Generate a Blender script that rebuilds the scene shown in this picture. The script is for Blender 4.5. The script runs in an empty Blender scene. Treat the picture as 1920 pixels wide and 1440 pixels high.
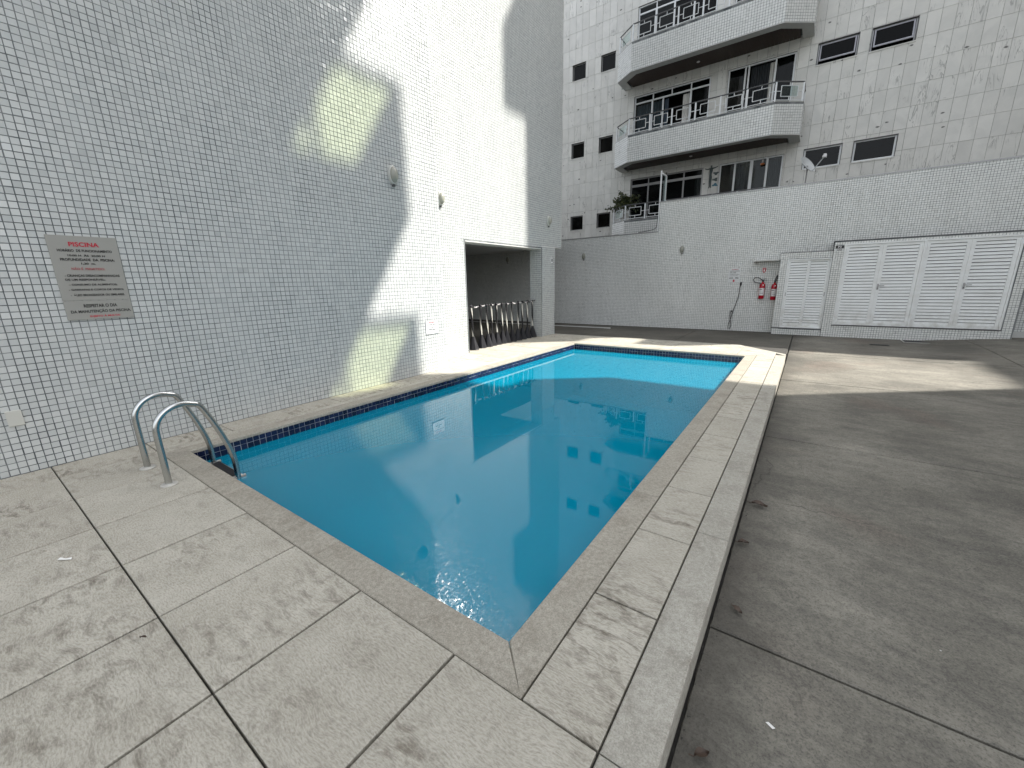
import bpy, bmesh, math, random
import numpy as np
from mathutils import Vector, Matrix

S = bpy.context.scene
COL = S.collection
RNG = random.Random(7)
NR = np.random.default_rng(11)

# ------------------------------------------------------------------ camera
cd = bpy.data.cameras.new('camera')
cam = bpy.data.objects.new('camera', cd)
COL.objects.link(cam)
cd.sensor_fit = 'HORIZONTAL'
cd.sensor_width = 36.0
cd.lens = 14.2626
cd.clip_start = 0.02
cd.clip_end = 400.0
ax = Vector((0.8149, 0.5793, -0.0197)).normalized()
az = Vector((0.5662, -0.7883, 0.2409)).normalized()
ay = az.cross(ax).normalized()
ax = ay.cross(az).normalized()
cam.matrix_world = Matrix(((ax.x, ay.x, az.x, 0), (ax.y, ay.y, az.y, 0), (ax.z, ay.z, az.z, 1.3874), (0, 0, 0, 1)))
S.camera = cam

# ------------------------------------------------------------------ world, sun, exposure
SUN = Vector((-1.0, -0.75, -1.16)).normalized()          # direction the light travels
W = bpy.data.worlds.new('World')
S.world = W
W.use_nodes = True
wn = W.node_tree
wn.nodes.clear()
sky = wn.nodes.new('ShaderNodeTexSky')
sky.sky_type = 'NISHITA'
sky.sun_disc = False
sky.sun_elevation = math.asin(-SUN.z)
sky.sun_rotation = math.atan2(-SUN.x, -SUN.y)
sky.air_density = 1.0
sky.dust_density = 2.5
sky.ozone_density = 1.0
hs = wn.nodes.new('ShaderNodeHueSaturation')
hs.inputs['Saturation'].default_value = 0.25
bg = wn.nodes.new('ShaderNodeBackground')
bg.inputs['Strength'].default_value = 0.15
wo = wn.nodes.new('ShaderNodeOutputWorld')
wn.links.new(sky.outputs[0], hs.inputs['Color'])
wn.links.new(hs.outputs[0], bg.inputs['Color'])
wn.links.new(bg.outputs[0], wo.inputs['Surface'])
sl = bpy.data.lights.new('sun', 'SUN')
sl.energy = 3.3
sl.angle = math.radians(0.53)
sl.color = (1.0, 0.955, 0.88)
so = bpy.data.objects.new('sun', sl)
COL.objects.link(so)
so.rotation_euler = SUN.to_track_quat('-Z', 'Y').to_euler()
so.location = (20, 15, 30)
vs = S.view_settings
vs.view_transform = 'Standard'
vs.look = 'None'
vs.gamma = 1.0
vs.use_curve_mapping = False
vs.exposure = 1.66
S.render.engine = 'CYCLES'
S.cycles.use_denoising = True
S.cycles.max_bounces = 9
S.cycles.diffuse_bounces = 5
S.cycles.glossy_bounces = 5
S.cycles.transparent_max_bounces = 16
S.cycles.caustics_reflective = False
S.cycles.caustics_refractive = False


# ------------------------------------------------------------------ node helpers
class G:
    def __init__(s, name):
        s.m = bpy.data.materials.new(name)
        s.m.use_nodes = True
        s.t = s.m.node_tree
        s.t.nodes.clear()
        s.out = s.t.nodes.new('ShaderNodeOutputMaterial')

    def set(s, inp, v):
        if isinstance(v, bpy.types.NodeSocket):
            s.t.links.new(v, inp)
        elif isinstance(v, (tuple, list)) and len(v) == 3 and inp.type == 'RGBA':
            inp.default_value = (*v, 1)
        else:
            inp.default_value = v

    def n(s, typ, ins=None, **props):
        nd = s.t.nodes.new(typ)
        for k, v in props.items():
            setattr(nd, k, v)
        for k, v in (ins or {}).items():
            s.set(nd.inputs[k], v)
        return nd

    def obj(s):
        return s.n('ShaderNodeTexCoord').outputs['Object']

    def pos(s):
        return s.n('ShaderNodeNewGeometry').outputs['Position']

    def rnd(s):                      # a value per piece: per object and per loose island
        a = s.n('ShaderNodeObjectInfo').outputs['Random']
        b = s.n('ShaderNodeNewGeometry').outputs['Random Per Island']
        return s.math('FRACT', s.math('ADD', a, b))

    def math(s, op, a, b=0.0, c=0.0, clamp=False):
        nd = s.n('ShaderNodeMath', {0: a, 1: b, 2: c}, operation=op)
        nd.use_clamp = clamp
        return nd.outputs[0]

    def vmath(s, op, a, b):
        return s.n('ShaderNodeVectorMath', {0: a, 1: b}, operation=op).outputs[0]

    def scale(s, v, k):
        return s.vmath('MULTIPLY', v, k)

    def noise(s, vec, sc, det=4.0, rough=0.55, dist=0.0):
        return s.n('ShaderNodeTexNoise', {'Vector': vec, 'Scale': sc, 'Detail': det, 'Roughness': rough, 'Distortion': dist}).outputs[0]

    def vor(s, vec, sc, feature='F1'):
        return s.n('ShaderNodeTexVoronoi', {'Vector': vec, 'Scale': sc}, feature=feature).outputs['Distance']

    def ramp(s, f, stops, interp='LINEAR'):
        nd = s.n('ShaderNodeValToRGB', {0: f})
        cr = nd.color_ramp
        cr.interpolation = interp
        while len(cr.elements) < len(stops):
            cr.elements.new(0.5)
        for e, (p, c) in zip(cr.elements, stops):
            e.position = p
            e.color = (c, c, c, 1) if not isinstance(c, (tuple, list)) else (*c, 1)
        return nd.outputs[0]

    def mix(s, f, a, b, blend='MIX'):
        nd = s.n('ShaderNodeMix', data_type='RGBA', blend_type=blend)
        s.set(nd.inputs[0], f)
        s.set(nd.inputs[6], a)
        s.set(nd.inputs[7], b)
        return nd.outputs[2]

    def bump(s, h, st, d=0.01, normal=None):
        ins = {'Height': h, 'Strength': st, 'Distance': d}
        nd = s.n('ShaderNodeBump', ins)
        if normal is not None:
            s.set(nd.inputs['Normal'], normal)
        return nd.outputs[0]

    def done(s, base, rough=0.5, metal=0.0, normal=None, spec=0.5, **k):
        p = s.n('ShaderNodeBsdfPrincipled', {'Base Color': base, 'Roughness': rough, 'Metallic': metal, 'Specular IOR Level': spec})
        for kk, v in k.items():
            s.set(p.inputs[kk.replace('_', ' ')], v)
        if normal is not None:
            s.set(p.inputs['Normal'], normal)
        s.t.links.new(p.outputs[0], s.out.inputs['Surface'])
        return s.m

    def finish(s, shader):
        s.t.links.new(shader, s.out.inputs['Surface'])
        return s.m


def plain(name, col, rough=0.5, metal=0.0, var=0.08, sc=6.0, spec=0.5):
    g = G(name)
    v = g.noise(g.pos(), sc, 5)
    c = g.mix(v, tuple(x * (1 - var) for x in col), tuple(min(1, x * (1 + var)) for x in col))
    rr = g.math('MULTIPLY_ADD', v, 0.15, rough - 0.07)
    return g.done(c, rr, metal, spec=spec)


# ------------------------------------------------------------------ materials
MT = {}

# white glazed mosaic (the wall of the building, and a copy for the back wall and balconies with bounced sunlight painted in)
def glaze(name, lo, hi, old):
    g = G(name)
    r = g.rnd()
    c = g.mix(r, lo, hi)
    big = g.noise(g.pos(), 0.7, 4, 0.6)
    c = g.mix(g.ramp(big, [(0.42, 0.0), (0.75, 0.22)]), c, old)
    drip = g.noise(g.vmath('MULTIPLY', g.pos(), (2.6, 2.6, 0.22)), 1.7, 5, 0.65)
    c = g.mix(g.ramp(drip, [(0.55, 0.0), (0.80, 0.30)]), c, old)
    odd = g.math('GREATER_THAN', g.math('FRACT', g.math('MULTIPLY', r, 37.7)), 0.965)
    c = g.mix(g.math('MULTIPLY', odd, 0.3), c, tuple(x * 0.8 for x in old))
    return g.done(c, g.math('MULTIPLY_ADD', r, 0.08, 0.13), 0.0, None, 0.5)
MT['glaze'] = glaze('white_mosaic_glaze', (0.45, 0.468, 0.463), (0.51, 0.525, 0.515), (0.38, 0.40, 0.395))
MT['glaze_bounce_lit'] = glaze('bounce_lit_mosaic_glaze', (0.68, 0.69, 0.67), (0.75, 0.755, 0.735), (0.56, 0.56, 0.53))

g = G('mosaic_grout')
n1 = g.noise(g.vmath('MULTIPLY', g.pos(), (1.6, 1.6, 0.5)), 1.5, 5, 0.7)
MT['grout'] = g.done(g.mix(g.ramp(n1, [(0.36, 0.0), (0.62, 1.0)]), (0.075, 0.085, 0.09), (0.23, 0.24, 0.24)), 0.85)

# far part of mosaic walls: same mosaic as a fine relief pattern (outside the frame)
g = G('white_mosaic_far')
xyz = g.n('ShaderNodeSeparateXYZ', {0: g.pos()})
def stripe(sock):
    f = g.math('FRACT', g.math('DIVIDE', sock, 0.05))
    return g.math('LESS_THAN', g.math('ABSOLUTE', g.math('SUBTRACT', f, 0.5)), 0.43)
mk = g.math('MULTIPLY', g.math('MULTIPLY', stripe(xyz.outputs[1]), stripe(xyz.outputs[2])), 1.0)
MT['glaze_far'] = g.done(g.mix(mk, (0.15, 0.165, 0.17), (0.66, 0.68, 0.68)), 0.2)

g = G('navy_pool_tile')
r = g.rnd()
MT['navy'] = g.done(g.mix(r, (0.006, 0.009, 0.03), (0.014, 0.02, 0.065)), 0.12)
MT['navy_grout'] = plain('pale_pool_grout', (0.42, 0.44, 0.46), 0.8)

g = G('blue_pool_lining')
xyz = g.n('ShaderNodeSeparateXYZ', {0: g.pos()})
def st2(sock, p):
    f = g.math('FRACT', g.math('DIVIDE', sock, p))
    return g.math('LESS_THAN', f, 0.93)
mk = g.math('MULTIPLY', g.math('MULTIPLY', st2(xyz.outputs[0], 0.1), st2(xyz.outputs[1], 0.1)), st2(xyz.outputs[2], 0.1))
cl = g.mix(g.noise(g.pos(), 1.3, 3), (0.002, 0.40, 0.60), (0.004, 0.47, 0.66))
MT['lining'] = g.done(g.mix(mk, (0.003, 0.42, 0.62), cl), 0.4)

# stone of the deck tiles: pale cast stone with combed relief and dark streaky dirt
def stone(name, a, b, dirt, dirt_amt, stretch, seed, rel=0.35, speckle=0.5):
    g = G(name)
    rr = g.rnd()
    off = g.n('ShaderNodeCombineXYZ', {0: g.math('MULTIPLY', rr, 41.0), 1: g.math('MULTIPLY', rr, 77.0), 2: seed}).outputs[0]
    p = g.vmath('ADD', g.obj(), off)
    warp = g.n('ShaderNodeTexNoise', {'Vector': p, 'Scale': 3.0, 'Detail': 3.0}).outputs[1]
    pw = g.vmath('ADD', p, g.vmath('MULTIPLY', g.vmath('SUBTRACT', warp, (0.5, 0.5, 0.5)), (0.10, 0.10, 0.0)))
    ps = g.vmath('MULTIPLY', pw, stretch)
    fine = g.noise(ps, 46, 6, 0.68)
    grain = g.noise(p, 170, 4, 0.7)
    blot = g.noise(g.vmath('MULTIPLY', pw, (1.0, 1.0, 1.0)), 4.5, 4, 0.6)
    streak = g.noise(g.vmath('MULTIPLY', pw, (stretch[0] * 1.0, stretch[1] * 0.7, 1)), 9, 5, 0.6, 0.5)
    c = g.mix(g.ramp(blot, [(0.3, 0.0), (0.7, 1.0)]), a, b)
    c = g.mix(g.math('MULTIPLY', rr, 0.35), c, tuple(x * 0.86 for x in a))
    d = g.math('MULTIPLY', g.ramp(streak, [(0.46, 0.0), (0.68, 1.0)]), g.ramp(g.noise(p, 2.6, 3), [(0.38, 0.0), (0.60, 1.0)]))
    d = g.math('MULTIPLY', d, g.math('MULTIPLY_ADD', g.math('FRACT', g.math('MULTIPLY', rr, 13.7)), 0.8, 0.45), clamp=True)
    c = g.mix(g.math('MULTIPLY', d, dirt_amt), c, dirt)
    c = g.mix(g.ramp(fine, [(0.36, 0.42), (0.52, 0.0)]), c, dirt)
    c = g.mix(g.ramp(fine, [(0.52, 0.0), (0.68, 0.4)]), c, tuple(min(1, x * 1.22) for x in b))
    c = g.mix(g.ramp(grain, [(0.36, speckle), (0.5, 0.0)]), c, tuple(x * 0.5 for x in a))
    c = g.mix(g.ramp(grain, [(0.53, 0.0), (0.7, speckle)]), c, tuple(min(1, x * 1.25) for x in b))
    h = g.math('ADD', g.math('MULTIPLY', fine, 1.0), g.math('MULTIPLY', grain, 0.25))
    nrm = g.bump(h, rel * 1.5, 0.008)
    return g.done(c, 0.78, 0.0, nrm, 0.3)

MT['deck'] = stone('cast_stone_tile', (0.405, 0.378, 0.318), (0.51, 0.482, 0.415), (0.125, 0.106, 0.08), 0.85, (1.0, 3.6, 1.0), 1.0, 0.4, 0.16)
MT['coping'] = stone('worn_coping_stone', (0.325, 0.30, 0.25), (0.405, 0.377, 0.32), (0.16, 0.14, 0.11), 0.6, (1.0, 1.0, 1.0), 2.0, 0.25)
MT['curb'] = stone('granite_curb', (0.355, 0.338, 0.292), (0.42, 0.402, 0.352), (0.20, 0.182, 0.15), 0.7, (1.0, 1.0, 1.0), 3.0, 0.18)
MT['joint'] = plain('dark_joint', (0.05, 0.047, 0.042), 0.95, var=0.4, sc=30)

# concrete of the yard
g = G('trowelled_concrete')
p = g.pos()
w = g.n('ShaderNodeTexNoise', {'Vector': p, 'Scale': 0.8, 'Detail': 4.0}).outputs[1]
pw = g.vmath('ADD', p, g.vmath('MULTIPLY', g.vmath('SUBTRACT', w, (0.5, 0.5, 0.5)), (0.55, 0.55, 0)))
rot = lambda v, a, sc: g.n('ShaderNodeMapping', {'Vector': v, 'Rotation': (0, 0, a), 'Scale': sc}).outputs[0]
sweep = g.noise(rot(pw, 0.35, (1.0, 2.6, 1.0)), 2.2, 8, 0.72)
sweep2 = g.noise(rot(pw, -0.5, (1.0, 3.4, 1.0)), 2.9, 8, 0.74)
cloud = g.noise(p, 0.62, 7, 0.64)
grain = g.noise(p, 120, 5, 0.75)
coarse = g.noise(p, 28, 4, 0.7)
c = g.mix(g.ramp(cloud, [(0.36, 0.0), (0.64, 1.0)]), (0.108, 0.101, 0.085), (0.272, 0.256, 0.215))
c = g.mix(g.math('MULTIPLY', g.ramp(sweep, [(0.44, 0.0), (0.70, 1.0)]), 0.55), c, (0.068, 0.065, 0.059))
c = g.mix(g.math('MULTIPLY', g.ramp(sweep2, [(0.52, 0.0), (0.72, 1.0)]), 0.4), c, (0.275, 0.258, 0.215))
c = g.mix(g.math('MULTIPLY', g.ramp(g.noise(p, 0.9, 3, 0.5, 0.4), [(0.55, 0.0), (0.7, 1.0)]), 0.5), c, (0.170, 0.130, 0.105))
c = g.mix(g.ramp(coarse, [(0.34, 0.35), (0.55, 0.0)]), c, (0.062, 0.059, 0.053))
c = g.mix(g.ramp(grain, [(0.36, 0.6), (0.5, 0.0)]), c, (0.045, 0.043, 0.039))
c = g.mix(g.ramp(grain, [(0.55, 0.0), (0.72, 0.5)]), c, (0.27, 0.255, 0.23))
speck = g.vor(p, 5.0)
c = g.mix(g.ramp(speck, [(0.012, 1.0), (0.02, 0.0)]), c, (0.5, 0.5, 0.48))
xs_ = g.n('ShaderNodeSeparateXYZ', {0: p}).outputs[0]                 # grime washed against the curb, with contact shade painted in
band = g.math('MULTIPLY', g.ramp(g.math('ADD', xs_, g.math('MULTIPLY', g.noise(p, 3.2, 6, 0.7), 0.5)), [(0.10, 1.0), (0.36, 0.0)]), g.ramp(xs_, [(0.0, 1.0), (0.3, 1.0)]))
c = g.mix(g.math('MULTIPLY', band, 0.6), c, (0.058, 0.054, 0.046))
cw_ = g.vmath('ADD', p, g.vmath('MULTIPLY', g.vmath('SUBTRACT', g.n('ShaderNodeTexNoise', {'Vector': p, 'Scale': 2.3, 'Detail': 6.0}).outputs[1], (0.5, 0.5, 0.5)), (0.5, 0.5, 0)))
crk = g.n('ShaderNodeTexVoronoi', {'Vector': g.vmath('MULTIPLY', cw_, (1, 1, 0)), 'Scale': 0.55}, feature='DISTANCE_TO_EDGE').outputs['Distance']
c = g.mix(g.math('MULTIPLY', g.ramp(crk, [(0.0012, 1.0), (0.003, 0.0)]), g.ramp(g.noise(p, 0.5, 2), [(0.5, 0.0), (0.58, 0.7)])), c, (0.04, 0.038, 0.034))
nrm = g.bump(g.math('ADD', g.math('MULTIPLY', coarse, 0.6), g.math('MULTIPLY', grain, 0.7)), 0.4, 0.004)
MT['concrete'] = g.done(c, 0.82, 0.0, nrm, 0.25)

# marble of the tall building: grey white with veins and small dark blotches
g = G('grey_veined_marble')
p = g.pos()
cell = g.n('ShaderNodeVectorMath', {0: g.vmath('DIVIDE', g.vmath('SUBTRACT', p, (0.29, 0.0, 6.16)), (0.2935, 1.0, 0.576))}, operation='FLOOR').outputs[0]
wn_ = g.n('ShaderNodeTexWhiteNoise', {0: g.vmath('MULTIPLY', cell, (1.0, 0.0, 1.0))}, noise_dimensions='3D')
off = g.vmath('MULTIPLY', wn_.outputs[1], (30.0, 30.0, 30.0))
q = g.vmath('ADD', p, off)
qs = g.vmath('ADD', g.vmath('MULTIPLY', q, (1.0, 1.0, 1.0)), (0, 0, 0))
cl = g.noise(q, 1.6, 5, 0.6, 0.8)
v1 = g.noise(g.n('ShaderNodeMapping', {'Vector': q, 'Rotation': (0, 0.9, 0), 'Scale': (5.0, 1.0, 0.9)}).outputs[0], 1.3, 3, 0.5, 1.2)
vein = g.ramp(g.math('ABSOLUTE', g.math('SUBTRACT', v1, 0.5)), [(0.0, 1.0), (0.022, 0.0)])
veinm = g.math('MULTIPLY', vein, g.ramp(g.noise(q, 1.1, 2), [(0.52, 0.0), (0.60, 1.0)]))
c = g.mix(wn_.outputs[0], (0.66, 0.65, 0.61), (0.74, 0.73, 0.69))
c = g.mix(g.ramp(cl, [(0.35, 0.45), (0.65, 0.0)]), c, (0.50, 0.50, 0.475))
c = g.mix(g.math('MULTIPLY', veinm, 0.6), c, (0.16, 0.16, 0.15))
sp = g.vor(g.n('ShaderNodeMapping', {'Vector': q, 'Rotation': (0, 0.6, 0), 'Scale': (1.0, 1.0, 1.9)}).outputs[0], 1.9)
spn = g.math('ADD', sp, g.math('MULTIPLY', g.math('SUBTRACT', g.noise(q, 22, 3), 0.5), 0.10))
c = g.mix(g.math('MULTIPLY', g.ramp(spn, [(0.06, 1.0), (0.10, 0.0)]), 0.9), c, (0.06, 0.058, 0.052))
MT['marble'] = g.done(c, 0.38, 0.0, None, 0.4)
MT['marble_joint'] = plain('marble_joint', (0.16, 0.16, 0.15), 0.9)

MT['alu'] = plain('white_aluminium', (0.74, 0.755, 0.76), 0.35, 0.0, 0.05)
MT['alu_grey'] = plain('grey_aluminium', (0.33, 0.33, 0.33), 0.4, 0.6, 0.06)
MT['alu_mid'] = plain('lilac_grey_aluminium', (0.36, 0.36, 0.40), 0.4, 0.0, 0.05)
MT['alu_sign'] = plain('brushed_sign_plate', (0.27, 0.268, 0.245), 0.5, 0.0, 0.05, 3)
g = G('louvre_paint')
p = g.pos()
gr = g.noise(g.vmath('MULTIPLY', p, (1.0, 1.0, 2.2)), 2.6, 6, 0.7)
sc = g.noise(p, 38, 4, 0.7)
c = g.mix(g.ramp(gr, [(0.45, 0.0), (0.75, 0.5)]), (0.80, 0.815, 0.81), (0.60, 0.59, 0.55))
c = g.mix(g.ramp(sc, [(0.66, 0.0), (0.74, 0.5)]), c, (0.42, 0.38, 0.32))
zz = g.n('ShaderNodeSeparateXYZ', {0: p}).outputs[2]
splash = g.math('MULTIPLY', g.ramp(zz, [(0.15, 1.0), (0.75, 0.0)]), g.ramp(g.noise(p, 7, 5, 0.65), [(0.4, 0.0), (0.7, 0.7)]))
c = g.mix(splash, c, (0.46, 0.44, 0.39))
MT['louvre'] = g.done(c, 0.42)
MT['dark'] = plain('dark_interior', (0.02, 0.02, 0.021), 0.9)
MT['dark_gap'] = plain('dark_gap', (0.03, 0.03, 0.03), 0.9)
MT['soffit'] = plain('dark_wood_soffit', (0.045, 0.028, 0.02), 0.55, 0, 0.3, 9)
MT['white_plaster'] = plain('white_plaster', (0.55, 0.55, 0.53), 0.8)
MT['ceil'] = plain('garage_ceiling', (0.74, 0.75, 0.74), 0.85)
MT['rail_dark'] = plain('dark_handrail', (0.10, 0.10, 0.10), 0.4, 0.3)
MT['black'] = plain('black_rubber', (0.012, 0.012, 0.014), 0.5)
MT['blackplastic'] = plain('black_plastic', (0.010, 0.010, 0.013), 0.5, spec=0.3)
MT['red_ink'] = plain('red_ink', (0.42, 0.015, 0.035), 0.5)
MT['dull_red_ink'] = plain('faded_red_ink', (0.30, 0.08, 0.085), 0.6)
MT['black_ink'] = plain('black_ink', (0.012, 0.012, 0.012), 0.5)
MT['white_plate'] = plain('white_plate', (0.62, 0.63, 0.63), 0.35)
MT['ext_red'] = plain('extinguisher_red', (0.40, 0.006, 0.02), 0.22)
MT['label_white'] = plain('label_white', (0.68, 0.66, 0.66), 0.4)
MT['curtain_white'] = plain('white_curtain', (0.70, 0.69, 0.66), 0.85)
MT['curtain_grey'] = plain('grey_blind', (0.26, 0.27, 0.26), 0.85)
MT['curtain_blue'] = plain('blue_grey_curtain', (0.10, 0.13, 0.17), 0.9)
MT['curtain_dark'] = plain('dark_curtain', (0.035, 0.04, 0.045), 0.9)
MT['trunk'] = plain('plant_bark', (0.10, 0.08, 0.055), 0.9)
MT['pot'] = plain('plant_pot', (0.10, 0.075, 0.06), 0.8)
MT['paper'] = plain('white_scrap', (0.72, 0.71, 0.68), 0.8)
MT['iron'] = plain('cast_iron', (0.05, 0.05, 0.05), 0.6, 0.4)
MT['ornament'] = plain('dark_metal_ornament', (0.07, 0.09, 0.09), 0.5, 0.3)
MT['ornament_blue'] = plain('blue_ornament', (0.05, 0.16, 0.22), 0.5)
MT['orange'] = plain('orange_plastic', (0.45, 0.14, 0.04), 0.5)
MT['tower_wall'] = plain('tower_render', (0.42, 0.41, 0.385), 0.8, 0, 0.05, 0.4)
MT['outlet'] = plain('ivory_cover', (0.47, 0.47, 0.43), 0.4)
MT['lamp_glass'] = plain('frosted_lamp_glass', (0.30, 0.30, 0.255), 0.25)
MT['lamp_rim'] = plain('lamp_rim', (0.48, 0.48, 0.45), 0.4)
MT['dish'] = plain('dish_grey', (0.50, 0.52, 0.52), 0.45)

g = G('stainless_tube')
n1 = g.noise(g.vmath('MULTIPLY', g.pos(), (1, 1, 14)), 18, 4)
MT['steel'] = g.done(g.mix(n1, (0.42, 0.43, 0.42), (0.56, 0.57, 0.56)), g.math('MULTIPLY_ADD', n1, 0.14, 0.17), 1.0)
MT['flange'] = plain('flange_steel', (0.60, 0.58, 0.54), 0.4, 0.5)

# striped post: black and white tape wound round the tube
g = G('wound_tape')
o = g.n('ShaderNodeSeparateXYZ', {0: g.obj()})
ang = g.math('ARCTAN2', o.outputs[1], o.outputs[0])
rr = g.n('ShaderNodeObjectInfo').outputs['Random']
ph = g.math('ADD', g.math('ADD', g.math('DIVIDE', ang, 6.2832), g.math('MULTIPLY', o.outputs[2], 1.35)), g.math('MULTIPLY', rr, 7.0))
wob = g.math('MULTIPLY', g.noise(g.obj(), 4.0, 2), 0.3)
f = g.math('GREATER_THAN', g.math('FRACT', g.math('ADD', ph, wob)), 0.66)
MT['tape'] = g.done(g.mix(f, (0.015, 0.015, 0.017), (0.52, 0.51, 0.46)), 0.6, spec=0.2)

# leaves
g = G('shrub_leaf')
r = g.rnd()
MT['leaf'] = g.done(g.ramp(r, [(0.0, (0.02, 0.03, 0.012)), (0.6, (0.05, 0.065, 0.02)), (1.0, (0.11, 0.115, 0.035))]), 0.45)
g = G('dry_leaf')
n1 = g.noise(g.obj(), 20, 4)
MT['dry'] = g.done(g.mix(n1, (0.022, 0.014, 0.010), (0.085, 0.052, 0.032)), 0.6)

# window glass: mirror-like over a dark room
def glass(name, tint, refl):
    g = G(name)
    tr = g.n('ShaderNodeBsdfTransparent', {'Color': tint})
    gl = g.n('ShaderNodeBsdfGlossy', {'Color': (1, 1, 1), 'Roughness': 0.02})
    fc = g.n('ShaderNodeLayerWeight', {'Blend': 0.5}).outputs['Facing']
    f = g.math('MULTIPLY_ADD', g.math('POWER', fc, 5.0), 0.5 - refl, refl, clamp=True)
    return g.finish(g.n('ShaderNodeMixShader', {0: f, 1: tr.outputs[0], 2: gl.outputs[0]}).outputs[0])
MT['glass'] = glass('window_glass', (0.72, 0.76, 0.75), 0.012)
MT['glass_grey'] = glass('greyed_glass', (0.30, 0.32, 0.31), 0.012)
MT['glass_clear'] = glass('clear_glass', (0.82, 0.88, 0.87), 0.03)
MT['glass_green'] = glass('green_tinted_glass', (0.74, 0.78, 0.62), 0.02)

# pool water
g = G('pool_water')
p = g.pos()
h = g.math('ADD', g.noise(g.vmath('MULTIPLY', p, (1.0, 0.55, 1.0)), 2.2, 3, 0.5), g.math('MULTIPLY', g.noise(p, 9.0, 2), 0.12))
nb = g.bump(h, 0.022, 0.018)
fr = g.n('ShaderNodeFresnel', {'IOR': 1.50, 'Normal': nb}).outputs[0]
tr = g.n('ShaderNodeBsdfTransparent', {'Color': (0.30, 0.88, 0.97)})
gl = g.n('ShaderNodeBsdfGlossy', {'Color': (1, 1, 1), 'Roughness': 0.0, 'Normal': nb})
df = g.n('ShaderNodeBsdfDiffuse', {'Color': (0.0002, 0.29, 0.45)})         # cloudiness of the treated water
bd = g.n('ShaderNodeMixShader', {0: 0.62, 1: tr.outputs[0], 2: df.outputs[0]})
MT['water'] = g.finish(g.n('ShaderNodeMixShader', {0: fr, 1: bd.outputs[0], 2: gl.outputs[0]}).outputs[0])


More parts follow.
